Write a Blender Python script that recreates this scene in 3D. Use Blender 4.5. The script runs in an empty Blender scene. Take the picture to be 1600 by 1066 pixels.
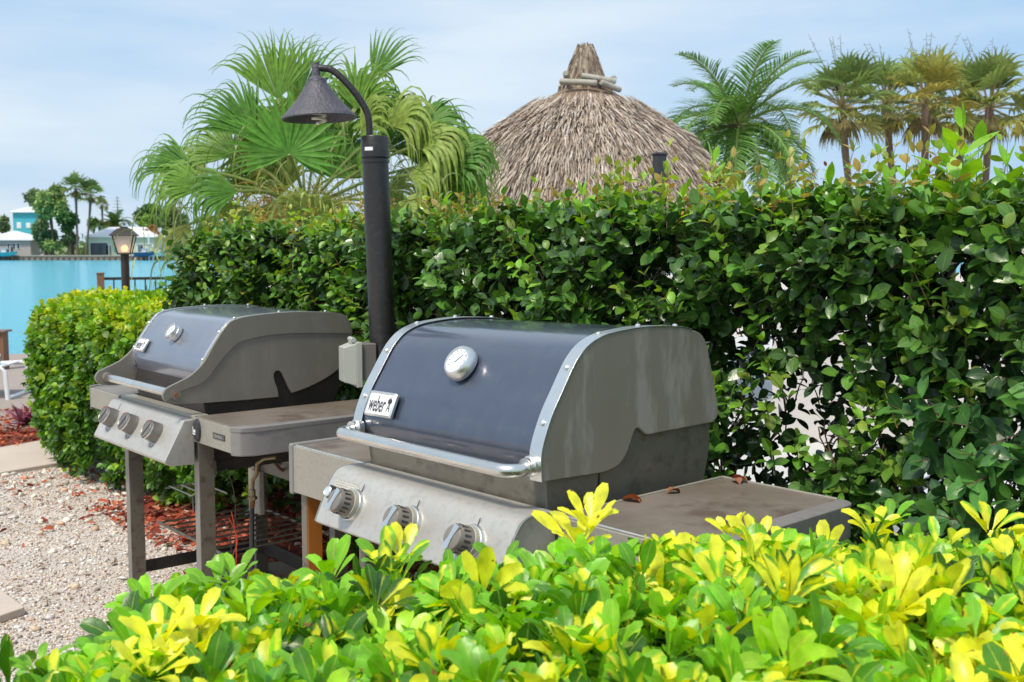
import bpy, bmesh, math, random
import numpy as np
from mathutils import Vector, Matrix
random.seed(7); RNG = np.random.default_rng(11)
C = bpy.context.scene.collection
R_ = math.radians

# ------------------------------------------------------------------ camera, sky, sun
cd = bpy.data.cameras.new('camera'); cam = bpy.data.objects.new('camera', cd); C.objects.link(cam)
cam.location = (0, 0, 1.447); cam.rotation_euler = (R_(90-4.884), 0, 0)
cd.sensor_width = 36; cd.lens = 37.125; cd.clip_start = .05; cd.clip_end = 5000
cd.dof.use_dof = True; cd.dof.focus_distance = 2.75; cd.dof.aperture_fstop = 9.0
bpy.context.scene.camera = cam
SUN_EL, SUN_AZ = R_(58), R_(215)          # azimuth clockwise from +Y
w = bpy.data.worlds.new("World"); bpy.context.scene.world = w; w.use_nodes = True
nt = w.node_tree; nt.nodes.clear()
def wn(t, **k):
    n = nt.nodes.new(t)
    for a, b in k.items(): setattr(n, a, b)
    return n
wo = wn('ShaderNodeOutputWorld'); bg = wn('ShaderNodeBackground'); bg.inputs[1].default_value = 1
sky = wn('ShaderNodeTexSky', sky_type='NISHITA', sun_disc=False, sun_elevation=SUN_EL, sun_rotation=SUN_AZ, air_density=1.0, dust_density=1.5)
sc_ = wn('ShaderNodeVectorMath', operation='SCALE'); sc_.inputs[3].default_value = .105
nt.links.new(sky.outputs[0], sc_.inputs[0])
tc = wn('ShaderNodeTexCoord'); mp = wn('ShaderNodeMapping'); mp.inputs['Scale'].default_value = (1, 1, 4.2); mp.inputs['Location'].default_value = (.35, .1, .25)
no = wn('ShaderNodeTexNoise'); no.inputs['Scale'].default_value = 1.9; no.inputs['Detail'].default_value = 5; no.inputs['Roughness'].default_value = .5
nt.links.new(tc.outputs['Generated'], mp.inputs[0]); nt.links.new(mp.outputs[0], no.inputs[0])
cr = wn('ShaderNodeValToRGB'); nt.links.new(no.outputs[0], cr.inputs[0])
cr.color_ramp.elements[0].position = .38; cr.color_ramp.elements[0].color = (.40, .60, .83, 1)
cr.color_ramp.elements[1].position = .62; cr.color_ramp.elements[1].color = (.71, .81, .90, 1)
mx = wn('ShaderNodeMix', data_type='RGBA'); mx.inputs[0].default_value = .86
nt.links.new(sc_.outputs[0], mx.inputs[6]); nt.links.new(cr.outputs[0], mx.inputs[7])
nt.links.new(mx.outputs[2], bg.inputs[0]); nt.links.new(bg.outputs[0], wo.inputs[0])
sd = bpy.data.lights.new('sun', 'SUN'); sd.energy = 3.3; sd.angle = R_(9); sd.color = (1, .92, .78)
so = bpy.data.objects.new('sun', sd); C.objects.link(so)
sv = Vector((math.sin(SUN_AZ)*math.cos(SUN_EL), math.cos(SUN_AZ)*math.cos(SUN_EL), math.sin(SUN_EL)))
so.rotation_euler = sv.to_track_quat('Z', 'Y').to_euler(); so.location = sv*20
vs = bpy.context.scene.view_settings; vs.view_transform = 'Standard'; vs.look = 'None'; vs.exposure = .2; vs.gamma = 1

# ------------------------------------------------------------------ helpers
def tag(o, label=None, cat=None, group=None, kind=None):
    if label: o['label'] = label
    if cat: o['category'] = cat
    if group: o['group'] = group
    if kind: o['kind'] = kind
    return o
def empty(name, loc=(0, 0, 0), rz=0, **k):
    o = bpy.data.objects.new(name, None); C.objects.link(o); o.location = loc; o.rotation_euler = (0, 0, rz); o.empty_display_size = .1
    return tag(o, **k)
def copy_tree(o, parent=None):
    c = o.copy(); C.objects.link(c)
    if parent: c.parent = parent
    for ch in list(o.children): copy_tree(ch, c)
    return c

def M(name, col, rough=.5, metal=0, var=None, var2=None, bump=None, coat=0, coat_rough=.1, spec=.5, stretch=None, attr=None):
    """var=(scale, amount, colour2); var2 the same, sharper; bump=(scale, strength)"""
    m = bpy.data.materials.new(name); m.use_nodes = True; t = m.node_tree; b = t.nodes['Principled BSDF']
    b.inputs['Base Color'].default_value = (*col, 1); b.inputs['Roughness'].default_value = rough; b.inputs['Metallic'].default_value = metal
    b.inputs['Coat Weight'].default_value = coat; b.inputs['Coat Roughness'].default_value = coat_rough; b.inputs['Specular IOR Level'].default_value = spec
    N = t.nodes.new; L = t.links.new
    tcn = N('ShaderNodeTexCoord'); src = tcn.outputs['Object']
    if stretch:
        mpn = N('ShaderNodeMapping'); mpn.inputs['Scale'].default_value = stretch; L(src, mpn.inputs[0]); src = mpn.outputs[0]
    cur = None
    if attr:
        a = N('ShaderNodeAttribute'); a.attribute_name = attr; cur = a.outputs['Color']
    for k, v in enumerate([var, var2]):
        if not v: continue
        n = N('ShaderNodeTexNoise'); n.inputs['Scale'].default_value = v[0]; n.inputs['Detail'].default_value = 6; n.inputs['Roughness'].default_value = .62
        L(src, n.inputs[0])
        r = N('ShaderNodeMapRange'); r.inputs[1].default_value = .35 if k == 0 else .52; r.inputs[2].default_value = .7 if k == 0 else .64
        r.inputs[4].default_value = v[1]; L(n.outputs[0], r.inputs[0])
        x = N('ShaderNodeMix'); x.data_type = 'RGBA'; L(r.outputs[0], x.inputs[0])
        if cur: L(cur, x.inputs[6])
        else: x.inputs[6].default_value = (*col, 1)
        x.inputs[7].default_value = (*v[2], 1); cur = x.outputs[2]
        if k == 0 and metal > .4 or k == 0 and coat:
            rr = N('ShaderNodeMapRange'); rr.inputs[3].default_value = rough; rr.inputs[4].default_value = min(1, rough+.25); L(n.outputs[0], rr.inputs[0]); L(rr.outputs[0], b.inputs['Roughness'])
    if cur: L(cur, b.inputs['Base Color'])
    if bump:
        n = N('ShaderNodeTexNoise'); n.inputs['Scale'].default_value = bump[0]; n.inputs['Detail'].default_value = 4; L(src, n.inputs[0])
        bp = N('ShaderNodeBump'); bp.inputs['Strength'].default_value = bump[1]; bp.inputs['Distance'].default_value = .01; L(n.outputs[0], bp.inputs['Height']); L(bp.outputs[0], b.inputs['Normal'])
    return m

def leafmat(name, rough=.38, trans=.3, veg=False, rib=(.5, .6, .2), ribamt=.25, spec=.5):
    """leaf: colour from the leaf's own tint, pale midrib, optional yellow variegation"""
    m = bpy.data.materials.new(name); m.use_nodes = True; t = m.node_tree; b = t.nodes['Principled BSDF']; N = t.nodes.new; L = t.links.new
    a = N('ShaderNodeAttribute'); a.attribute_name = 'col'; cur = a.outputs['Color']
    uv = N('ShaderNodeAttribute'); uv.attribute_name = 'luv'
    sp = N('ShaderNodeSeparateXYZ'); L(uv.outputs['Vector'], sp.inputs[0])
    ab = N('ShaderNodeMath'); ab.operation = 'ABSOLUTE'; L(sp.outputs[0], ab.inputs[0])
    tcn = N('ShaderNodeTexCoord')
    if veg:
        n = N('ShaderNodeTexNoise'); n.inputs['Scale'].default_value = 16; n.inputs['Detail'].default_value = 3; L(tcn.outputs['Object'], n.inputs[0])
        va = N('ShaderNodeMath'); va.operation = 'MULTIPLY_ADD'; va.inputs[1].default_value = 1.1; L(n.outputs[0], va.inputs[0]); L(sp.outputs[2], va.inputs[2])
        sb = N('ShaderNodeMath'); sb.operation = 'MULTIPLY_ADD'; sb.inputs[1].default_value = -.25; L(ab.outputs[0], sb.inputs[0]); L(va.outputs[0], sb.inputs[2])
        mr = N('ShaderNodeMapRange'); mr.inputs[1].default_value = .97; mr.inputs[2].default_value = 1.1; L(sb.outputs[0], mr.inputs[0])
        x = N('ShaderNodeMix'); x.data_type = 'RGBA'; L(mr.outputs[0], x.inputs[0]); L(cur, x.inputs[6])
        x.inputs[7].default_value = (.80, .80, .04, 1); cur = x.outputs[2]
    mr = N('ShaderNodeMapRange'); mr.inputs[1].default_value = .02; mr.inputs[2].default_value = .10; mr.inputs[3].default_value = ribamt; mr.inputs[4].default_value = 0; L(ab.outputs[0], mr.inputs[0])
    x = N('ShaderNodeMix'); x.data_type = 'RGBA'; L(mr.outputs[0], x.inputs[0]); L(cur, x.inputs[6]); x.inputs[7].default_value = (*rib, 1); cur = x.outputs[2]
    nv_ = N('ShaderNodeTexNoise'); nv_.inputs['Scale'].default_value = 38 if veg else 24; nv_.inputs['Detail'].default_value = 4; L(tcn.outputs['Object'], nv_.inputs[0])
    m1 = N('ShaderNodeMapRange'); m1.inputs[1].default_value = .3; m1.inputs[2].default_value = .7; m1.inputs[3].default_value = .72; m1.inputs[4].default_value = 1.25; L(nv_.outputs[0], m1.inputs[0])
    h1 = N('ShaderNodeHueSaturation'); L(m1.outputs[0], h1.inputs['Value']); L(cur, h1.inputs['Color']); cur = h1.outputs[0]
    if veg:   # side veins and browned flecks towards the rim
        vv = N('ShaderNodeMath'); vv.operation = 'MULTIPLY_ADD'; vv.inputs[1].default_value = -.28; L(ab.outputs[0], vv.inputs[0]); L(sp.outputs[1], vv.inputs[2])
        fr_ = N('ShaderNodeMath'); fr_.operation = 'PINGPONG'; fr_.inputs[1].default_value = .045; L(vv.outputs[0], fr_.inputs[0])
        m2 = N('ShaderNodeMapRange'); m2.inputs[1].default_value = 0; m2.inputs[2].default_value = .012; m2.inputs[3].default_value = .16; m2.inputs[4].default_value = 0; L(fr_.outputs[0], m2.inputs[0])
        x2 = N('ShaderNodeMix'); x2.data_type = 'RGBA'; L(m2.outputs[0], x2.inputs[0]); L(cur, x2.inputs[6]); x2.inputs[7].default_value = (*rib, 1); cur = x2.outputs[2]
        nb = N('ShaderNodeTexNoise'); nb.inputs['Scale'].default_value = 55; L(tcn.outputs['Object'], nb.inputs[0])
        ad = N('ShaderNodeMath'); ad.operation = 'MULTIPLY_ADD'; ad.inputs[1].default_value = .16; L(ab.outputs[0], ad.inputs[0]); L(nb.outputs[0], ad.inputs[2])
        m3 = N('ShaderNodeMapRange'); m3.inputs[1].default_value = .79; m3.inputs[2].default_value = .83; L(ad.outputs[0], m3.inputs[0])
        x3 = N('ShaderNodeMix'); x3.data_type = 'RGBA'; L(m3.outputs[0], x3.inputs[0]); L(cur, x3.inputs[6]); x3.inputs[7].default_value = (.28, .12, .04, 1); cur = x3.outputs[2]
    L(cur, b.inputs['Base Color']); b.inputs['Roughness'].default_value = rough; b.inputs['Specular IOR Level'].default_value = spec
    n = N('ShaderNodeTexNoise'); n.inputs['Scale'].default_value = 60; L(tcn.outputs['Object'], n.inputs[0])
    bp = N('ShaderNodeBump'); bp.inputs['Strength'].default_value = .25; bp.inputs['Distance'].default_value = .004; L(n.outputs[0], bp.inputs['Height']); L(bp.outputs[0], b.inputs['Normal'])
    tr = N('ShaderNodeBsdfTranslucent'); hs = N('ShaderNodeHueSaturation'); hs.inputs['Value'].default_value = 1.5; hs.inputs['Saturation'].default_value = 1.1; hs.inputs['Hue'].default_value = .485
    L(cur, hs.inputs['Color']); L(hs.outputs[0], tr.inputs[0])
    ms = N('ShaderNodeMixShader'); ms.inputs[0].default_value = trans; L(b.outputs[0], ms.inputs[1]); L(tr.outputs[0], ms.inputs[2])
    L(ms.outputs[0], t.nodes['Material Output'].inputs[0])
    return m

class MB:
    """collects shapes; build() links them as one mesh object"""
    def __init__(s): s.v = []; s.f = []; s.m = []
    def add(s, vs, fs, mi=0, mat=None):
        o = len(s.v)
        s.v += [tuple(mat @ Vector(p)) if mat else tuple(p) for p in vs]; s.f += [[i+o for i in f] for f in fs]; s.m += [mi]*len(fs); return s
    def box(s, x0, x1, y0, y1, z0, z1, mi=0, mat=None):
        v = [(x, y, z) for z in (z0, z1) for x, y in ((x0, y0), (x1, y0), (x1, y1), (x0, y1))]
        return s.add(v, [(3, 2, 1, 0), (4, 5, 6, 7), (0, 1, 5, 4), (1, 2, 6, 5), (2, 3, 7, 6), (3, 0, 4, 7)], mi, mat)
    def prism(s, poly, a0, a1, axis='X', mi=0, mat=None):
        """poly of 2D points extruded along axis; X: (y,z), Z: (x,y), Y: (x,z)"""
        f = {'X': lambda a, p: (a, p[0], p[1]), 'Z': lambda a, p: (p[0], p[1], a), 'Y': lambda a, p: (p[0], a, p[1])}[axis]
        n = len(poly); v = [f(a0, p) for p in poly]+[f(a1, p) for p in poly]
        return s.add(v, [list(range(n))[::-1], list(range(n, 2*n))]+[(i, (i+1) % n, n+(i+1) % n, n+i) for i in range(n)], mi, mat)
    def sheet(s, prof, x0, x1, th, mi=0):
        """a bent sheet following a (y,z) profile, thickness th to its left side"""
        P = [Vector(p) for p in prof]; n = len(P); o = []
        for i in range(n):
            d = (P[min(i+1, n-1)]-P[max(i-1, 0)]).normalized(); o.append(P[i]+Vector((-d.y, d.x))*th)
        return s.prism([tuple(p) for p in P]+[tuple(p) for p in o[::-1]], x0, x1, 'X', mi)
    def tube(s, pts, r, seg=12, mi=0, mat=None, cap=True):
        P = [Vector(p) for p in pts]; n = len(P); rr = r if isinstance(r, (list, tuple)) else [r]*n; v = []; ref = None
        for i in range(n):
            d = (P[min(i+1, n-1)]-P[max(i-1, 0)]).normalized()
            if ref is None: ref = Vector((0, 0, 1)) if abs(d.z) < .9 else Vector((1, 0, 0))
            a = (ref-d*ref.dot(d)).normalized(); b = d.cross(a); ref = a
            v += [P[i]+(a*math.cos(2*math.pi*k/seg)+b*math.sin(2*math.pi*k/seg))*rr[i] for k in range(seg)]
        f = [(i*seg+k, i*seg+(k+1) % seg, (i+1)*seg+(k+1) % seg, (i+1)*seg+k) for i in range(n-1) for k in range(seg)]
        if cap: f += [list(range(seg))[::-1], list(range((n-1)*seg, n*seg))]
        return s.add(v, f, mi, mat)
    def lathe(s, prof, seg=28, mi=0, mat=None, close=False):
        """prof (r,z) round local Z"""
        n = len(prof); v = [(r*math.cos(2*math.pi*k/seg), r*math.sin(2*math.pi*k/seg), z) for r, z in prof for k in range(seg)]
        f = [(i*seg+k, i*seg+(k+1) % seg, (i+1)*seg+(k+1) % seg, (i+1)*seg+k) for i in range(n-1) for k in range(seg)]
        if close: f += [list(range(seg))[::-1], list(range((n-1)*seg, n*seg))]
        return s.add(v, f, mi, mat)
    def build(s, name, mats, parent=None, bevel=0, ang=35, bseg=2, **k):
        me = bpy.data.meshes.new(name); me.from_pydata(s.v, [], s.f)
        for m in (mats if isinstance(mats, (list, tuple)) else [mats]): me.materials.append(m)
        me.polygons.foreach_set('material_index', s.m)
        bm = bmesh.new(); bm.from_mesh(me); bmesh.ops.recalc_face_normals(bm, faces=bm.faces); bm.to_mesh(me); bm.free()
        me.polygons.foreach_set('use_smooth', [True]*len(me.polygons)); me.set_sharp_from_angle(angle=R_(ang)); me.update()
        o = bpy.data.objects.new(name, me); C.objects.link(o)
        if parent: o.parent = parent
        if bevel:
            b = o.modifiers.new('bevel', 'BEVEL'); b.width = bevel; b.segments = bseg; b.limit_method = 'ANGLE'; b.angle_limit = R_(30); b.harden_normals = True
        return tag(o, **k)

def smooth_curve(P, n=6):
    P = [np.array(p, float) for p in P]; o = []
    for i in range(len(P)-1):
        a = P[max(i-1, 0)]; b = P[i]; c = P[i+1]; d = P[min(i+2, len(P)-1)]
        for k in range(n):
            t = k/n; o.append(.5*((2*b)+(-a+c)*t+(2*a-5*b+4*c-d)*t*t+(-a+3*b-3*c+d)*t**3))
    o.append(P[-1]); return [tuple(float(x) for x in p) for p in o]
def inset(prof, d):
    P = [Vector(p) for p in prof]; n = len(P); o = []
    for i in range(n):
        e = (P[min(i+1, n-1)]-P[max(i-1, 0)]).normalized(); o.append(tuple(P[i]+Vector((e.y, -e.x))*d))
    return o
def frame_mat(origin, zdir, xdir=(1, 0, 0)):
    z = Vector(zdir).normalized(); x = Vector(xdir); x = (x-z*x.dot(z)).normalized(); y = z.cross(x)
    m = Matrix((x, y, z)).transposed().to_4x4(); m.translation = Vector(origin); return m
def text_geom(txt, sx=1, sy=1, ex=.05):
    c = bpy.data.curves.new('lettering', 'FONT'); c.body = txt; c.extrude = ex; c.align_x = 'CENTER'; c.align_y = 'CENTER'; c.resolution_u = 3; c.offset = .012
    o = bpy.data.objects.new('lettering', c); C.objects.link(o); bpy.context.view_layer.update()
    me = bpy.data.meshes.new_from_object(o.evaluated_get(bpy.context.evaluated_depsgraph_get()))
    v = [(p.co.x*sx, p.co.y*sy, p.co.z) for p in me.vertices]; f = [list(p.vertices) for p in me.polygons]
    bpy.data.objects.remove(o); bpy.data.curves.remove(c); bpy.data.meshes.remove(me); return v, f

# -------- fast numpy meshes
def nrm(a): return a/np.maximum(np.linalg.norm(a, axis=-1, keepdims=True), 1e-9)
def npmesh(name, V, F, mat, parent=None, col=None, luv=None, smooth=True, **k):
    V = np.ascontiguousarray(V, np.float32); F = np.ascontiguousarray(F, np.int32); nf, kk = F.shape
    me = bpy.data.meshes.new(name); me.vertices.add(len(V)); me.vertices.foreach_set('co', V.ravel())
    me.loops.add(nf*kk); me.loops.foreach_set('vertex_index', F.ravel())
    me.polygons.add(nf); me.polygons.foreach_set('loop_start', np.arange(0, nf*kk, kk, dtype=np.int32)); me.polygons.foreach_set('loop_total', np.full(nf, kk, np.int32))
    me.polygons.foreach_set('use_smooth', np.full(nf, smooth)); me.update(calc_edges=True)
    if col is not None:
        a = me.attributes.new('col', 'FLOAT_COLOR', 'POINT'); c4 = np.ones((len(V), 4), np.float32); c4[:, :3] = col; a.data.foreach_set('color', c4.ravel())
    if luv is not None:
        a = me.attributes.new('luv', 'FLOAT_VECTOR', 'POINT'); a.data.foreach_set('vector', np.ascontiguousarray(luv, np.float32).ravel())
    me.materials.append(mat); o = bpy.data.objects.new(name, me); C.objects.link(o)
    if parent: o.parent = parent
    return tag(o, **k)
def strips(P, D, N, L, W, wp, col, droop=0., t0=0., dpow=1., fold=.15, var=0., cut=1.):
    """n blades: base P, direction D, face normal N, length L, half width W*wp(t). Bends towards -Z by droop after t0."""
    n = len(P); K = len(wp); D = nrm(np.asarray(D, float)); N = np.asarray(N, float); L = np.broadcast_to(L, n); W = np.broadcast_to(W, n); droop = np.broadcast_to(droop, n); fold = np.broadcast_to(fold, n)
    pos = np.array(P, float); d = D.copy(); V = np.zeros((n, K, 3, 3)); dt = 1/(K-1)
    for k in range(K):
        t = k*dt; side = nrm(np.cross(d, N)); up = nrm(np.cross(side, d)); w_ = (W*wp[k])[:, None]
        V[:, k, 1] = pos-up*w_*0; V[:, k, 0] = pos-side*w_+up*w_*fold[:, None]; V[:, k, 2] = pos+side*w_+up*w_*fold[:, None]
        if k < K-1:
            g = droop*max(0., (t+dt/2-t0))**dpow
            d = nrm(d+np.outer(g, [0, 0, -1.])*dt*3); pos = pos+d*(L*dt)[:, None]
    base = (np.arange(n)*K*3)[:, None, None]; kk = (np.arange(K-1)*3)[None, :, None]
    F = np.stack([np.stack([base+kk+c, base+kk+c+1, base+kk+c+4, base+kk+c+3], -1) for c in (0, 1)], 2).reshape(-1, 4)
    colr = np.broadcast_to(np.asarray(col, float)[:, None, None, :], (n, K, 3, 3)).reshape(-1, 3)
    luv = np.zeros((n, K, 3, 3)); luv[..., 0] = np.array([-1, 0, 1])[None, None, :]; luv[..., 1] = (np.arange(K)*dt)[None, :, None]; luv[..., 2] = np.broadcast_to(var, n)[:, None, None]
    return V.reshape(-1, 3), F, colr, luv.reshape(-1, 3)
def merge(parts):
    V = []; F = []; Cc = []; U = []; o = 0
    for v, f, c, u in parts:
        V.append(v); F.append(f+o); Cc.append(c); U.append(u); o += len(v)
    return np.concatenate(V), np.concatenate(F), np.concatenate(Cc), np.concatenate(U)
def leafobj(name, parts, mat, parent=None, **k):
    v, f, c, u = merge(parts); return npmesh(name, v, f, mat, parent, c, u, **k)
def pick(cols, n, jit=.18, p=None):
    c = np.array(cols)[RNG.choice(len(cols), n, p=p)]; return c*(1+RNG.uniform(-jit, jit, (n, 1)))
def noise2(x, y, sc, seed=0):
    g = np.random.default_rng(seed); o = np.zeros_like(x)
    for k in range(9):
        a = g.uniform(0, 6.28); f = sc*g.uniform(.6, 1.9); o = o+np.sin((x*math.cos(a)+y*math.sin(a))*f+g.uniform(0, 6.28))
    return o/3.
def rand_dir(n):
    return nrm(RNG.normal(size=(n, 3)))
LEAFW = np.array([.07, .66, .99, .97, .66, .05])        # elliptic leaf, six rows
OBOV = np.array([.07, .22, .48, .80, 1.0, .9, .42])     # obovate leaf

def twigs(P, D, nl, TL, LL, LW, cols, colp=None, tipcol=None, tipamt=.3, droop=.5, spread=.9, jit=.2, wprof=LEAFW, cols_by=None):
    """leafy twigs: nl leaves in crossing pairs along each; returns leaf strips and the stem strips"""
    n = len(P); D = nrm(D); a = nrm(np.cross(D, rand_dir(n))); b = np.cross(D, a); TL = np.broadcast_to(TL, n)
    parts = []; base = pick(cols, n, jit, colp) if cols_by is None else cols_by
    for j in range(nl):
        f = (j//2*2+1)/(nl); ph = (j % 2)*math.pi+(j//2)*math.pi/2+RNG.uniform(-.5, .5, n)
        out = a*np.cos(ph)[:, None]+b*np.sin(ph)[:, None]; last = j >= nl-2
        dd = nrm(out*(spread*(.6 if last else 1))+D*(.9 if last else .45)+RNG.normal(size=(n, 3))*.22)
        nn = nrm(D*.8+np.array([0, 0, .5])-out*.2+RNG.normal(size=(n, 3))*.3)
        c = base*(1+RNG.uniform(-jit, jit, (n, 1)))
        if tipcol is not None:
            k = np.clip(RNG.normal(tipamt*(.3+f), .25, (n, 1)), 0, 1)*(f > .3); c = c*(1-k)+np.array(tipcol)*k
        s = RNG.uniform(.65, 1.12, n)*(1 if not last else .8)
        parts.append(strips(P+D*(TL*f)[:, None], dd, nn, LL*s, LW*s*RNG.uniform(.8, 1.1, n), wprof, c, droop*RNG.uniform(.2, 1.4, n), 0, 1, RNG.uniform(.05, .35, n)))
    return parts
def stems(P, D, L, r, col):
    n = len(P); return [strips(P, D, rand_dir(n), L, r, np.array([1, .85, .6, .3]), np.broadcast_to(np.array(col, float), (n, 3)), 0, 0, 1, .8)]

# ------------------------------------------------------------------ materials
m_cast = M('cast_grey_paint', (.215, .195, .165), .42, .1, var=(3.5, .6, (.265, .245, .215)), var2=(9, .5, (.42, .40, .37)), bump=(160, .05), stretch=(1.6, 1.6, .45))
m_cast2 = M('cast_brown_grey', (.205, .185, .155), .42, .1, var=(3, .6, (.255, .235, .205)), var2=(12, .18, (.32, .30, .28)), bump=(160, .05), stretch=(1.4, 1.4, .5))
m_enamel = M('slate_enamel', (.065, .08, .125), .26, .5, var=(3, .6, (.095, .11, .155)), var2=(14, .08, (.2, .2, .23)), stretch=(2, 2, .5), coat=1, coat_rough=.13, bump=(40, .02))
m_enamel2 = M('grey_enamel', (.18, .20, .26), .28, .5, var=(4, .7, (.25, .26, .31)), stretch=(2, 2, .5), coat=1, coat_rough=.12)
m_steel = M('weathered_steel', (.66, .655, .64), .3, .8, var=(6, .5, (.5, .49, .46)), var2=(30, .25, (.36, .34, .31)), bump=(200, .02))
m_steeld = M('dull_steel', (.36, .335, .285), .45, .3, var=(9, .6, (.32, .30, .25)), var2=(70, .5, (.25, .235, .2)), bump=(150, .04))
m_panel = M('steel_panel', (.56, .535, .50), .34, .5, var=(5, .7, (.44, .42, .385)), var2=(60, .4, (.36, .34, .31)), bump=(160, .02))
m_chrome = M('bright_trim', (.80, .79, .77), .22, 1., var=(30, .5, (.58, .57, .55)))
m_rod = M('brushed_rod', (.80, .78, .74), .14, 1., var=(14, .6, (.62, .58, .52)))
m_table = M('aged_table_top', (.155, .125, .10), .42, .0, var=(5.5, .9, (.235, .20, .175)), var2=(7, .75, (.10, .065, .05)), bump=(90, .08))
m_tableplastic = M('grey_plastic', (.22, .205, .20), .5, 0, var=(8, .5, (.2, .185, .18)), var2=(22, .3, (.13, .11, .10)), bump=(150, .05))
m_body = M('cookbox_paint', (.15, .135, .11), .55, .25, var=(6, .7, (.23, .21, .175)), var2=(22, .55, (.095, .075, .06)), bump=(60, .15))
m_leg = M('leg_bronze', (.20, .175, .14), .5, .3, var=(9, .6, (.16, .145, .115)), var2=(26, .6, (.08, .05, .035)), bump=(90, .1))
m_leg_lit = M('leg_lit_front', (.27, .255, .23), .5, .3, var=(9, .6, (.21, .195, .17)), bump=(90, .1))
m_dark = M('sooty_metal', (.025, .022, .02), .7, .1, var=(12, .6, (.055, .045, .035)), bump=(60, .3))
m_rust = M('rusty_metal', (.17, .075, .035), .8, .1, var=(16, .8, (.30, .13, .04)), bump=(80, .4))
m_orange = M('orange_rust', (.5, .17, .02), .6, 0, var=(10, .5, (.33, .11, .02)))
m_knob = M('knob_plastic', (.21, .185, .16), .33, .2, var=(30, .5, (.27, .245, .21)))
m_knob2 = M('knob_grey', (.2, .19, .175), .3, .6, var=(40, .6, (.3, .28, .26)))
m_blackpl = M('black_plastic', (.03, .032, .035), .4)
m_white = M('white_paint', (.8, .8, .82), .4, var=(6, .3, (.66, .66, .68)))
m_dial = M('dial_face', (.75, .8, .82), .25, 0, coat=1, coat_rough=.03)
m_red = M('red_mark', (.5, .04, .04), .5)
m_lampblk = M('black_cast_metal', (.028, .026, .028), .42, .3, var=(14, .5, (.042, .038, .04)), bump=(70, .35))
m_shade = M('lamp_shade_metal', (.075, .07, .085), .5, .1, var=(16, .4, (.13, .12, .15)), bump=(90, .6))
m_pole = M('black_pole', (.014, .013, .013), .38, 0, var=(6, .6, (.03, .026, .023)), var2=(50, .25, (.07, .06, .05)), bump=(40, .1))
m_boxg = M('box_grey_plastic', (.40, .41, .37), .5, var=(9, .4, (.33, .335, .3)))
m_boxd = M('box_dark_grey', (.16, .145, .13), .55, var=(9, .5, (.12, .105, .095)))
m_bulb = M('bulb_white', (.75, .72, .65), .3)
m_wood = M('grey_log', (.44, .41, .35), .8, var=(6, .8, (.23, .2, .16)), bump=(30, .6), stretch=(1, 1, 1))
m_brownwood = M('brown_timber', (.22, .11, .06), .7, var=(5, .6, (.16, .08, .045)), bump=(20, .3), stretch=(8, 8, 1))
m_bark = M('palm_bark', (.17, .12, .085), .9, var=(9, .8, (.09, .06, .04)), bump=(25, .9))
m_branch = M('branch_bark', (.17, .10, .06), .85, var=(20, .8, (.27, .18, .12)), bump=(60, .6))
m_leaf = leafmat('hedge_leaf', .30, .18, ribamt=.15, spec=.5)
m_leaf2 = leafmat('shrub_leaf', .42, .32, ribamt=.1)
m_veg = leafmat('variegated_leaf', .36, .34, veg=True, rib=(.62, .66, .14), ribamt=.4)
m_palm = leafmat('palm_leaf', .5, .22, rib=(.4, .5, .12), ribamt=.25, spec=.3)
m_thatch = leafmat('thatch_blade', .75, .1, rib=(.5, .4, .3), ribamt=0, spec=.2)
m_stem = leafmat('green_stem', .6, .0, ribamt=0)
m_orangeleaf = leafmat('far_leaf', .5, .2, ribamt=0)

# ------------------------------------------------------------------ ground, water, paths
m_gravel = M('gravel', (.66, .58, .52), .9, var=(3, .5, (.46, .41, .37)), var2=(110, .9, (.24, .19, .16)), bump=(90, 1.))
m_terr = M('pale_terrace', (.55, .54, .53), .8, var=(3, .4, (.47, .46, .45)), bump=(60, .1))
m_conc = M('concrete', (.60, .50, .43), .85, var=(2.5, .5, (.45, .395, .36)), var2=(90, .25, (.36, .31, .28)), bump=(120, .2))
m_mulchg = M('mulch_soil', (.20, .05, .028), .95, var=(30, .8, (.10, .03, .018)), var2=(60, .8, (.34, .09, .05)), bump=(60, 1.))
m_deck = M('deck_boards', (.36, .30, .26), .75, var=(3, .7, (.27, .225, .2)), bump=(20, .3), stretch=(1, 12, 12))
def slab(name, poly, z0, z1, mat, bevel=0, **k):
    b = MB(); b.prism(poly, z0, z1, 'Z'); return b.build(name, mat, bevel=bevel, **k)
slab('ground', [(-60, -20), (80, -20), (80, 80), (-16, 60), (-4.7, 16.7), (-5.95, 16.7), (-5.95, 13.25), (-60, 13.25)], -2.5, 0, m_gravel, kind='structure')
m_water = bpy.data.materials.new('bay_water'); m_water.use_nodes = True
t = m_water.node_tree; b = t.nodes['Principled BSDF']; b.inputs['Base Color'].default_value = (.07, .46, .62, 1); b.inputs['Roughness'].default_value = .12; b.inputs['IOR'].default_value = 1.33
tcn = t.nodes.new('ShaderNodeTexCoord'); mpn = t.nodes.new('ShaderNodeMapping'); mpn.inputs['Scale'].default_value = (.8, 2.2, 1)
t.links.new(tcn.outputs['Object'], mpn.inputs[0])
n1 = t.nodes.new('ShaderNodeTexNoise'); n1.inputs['Scale'].default_value = 2.2; n1.inputs['Detail'].default_value = 8; n1.inputs['Roughness'].default_value = .62; t.links.new(mpn.outputs[0], n1.inputs[0])
bp = t.nodes.new('ShaderNodeBump'); bp.inputs['Strength'].default_value = .55; bp.inputs['Distance'].default_value = .25; t.links.new(n1.outputs[0], bp.inputs['Height']); t.links.new(bp.outputs[0], b.inputs['Normal'])
slab('water', [(-3000, -50), (3000, -50), (3000, 4000), (-3000, 4000)], -2.6, -.62, m_water, kind='structure')
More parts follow.
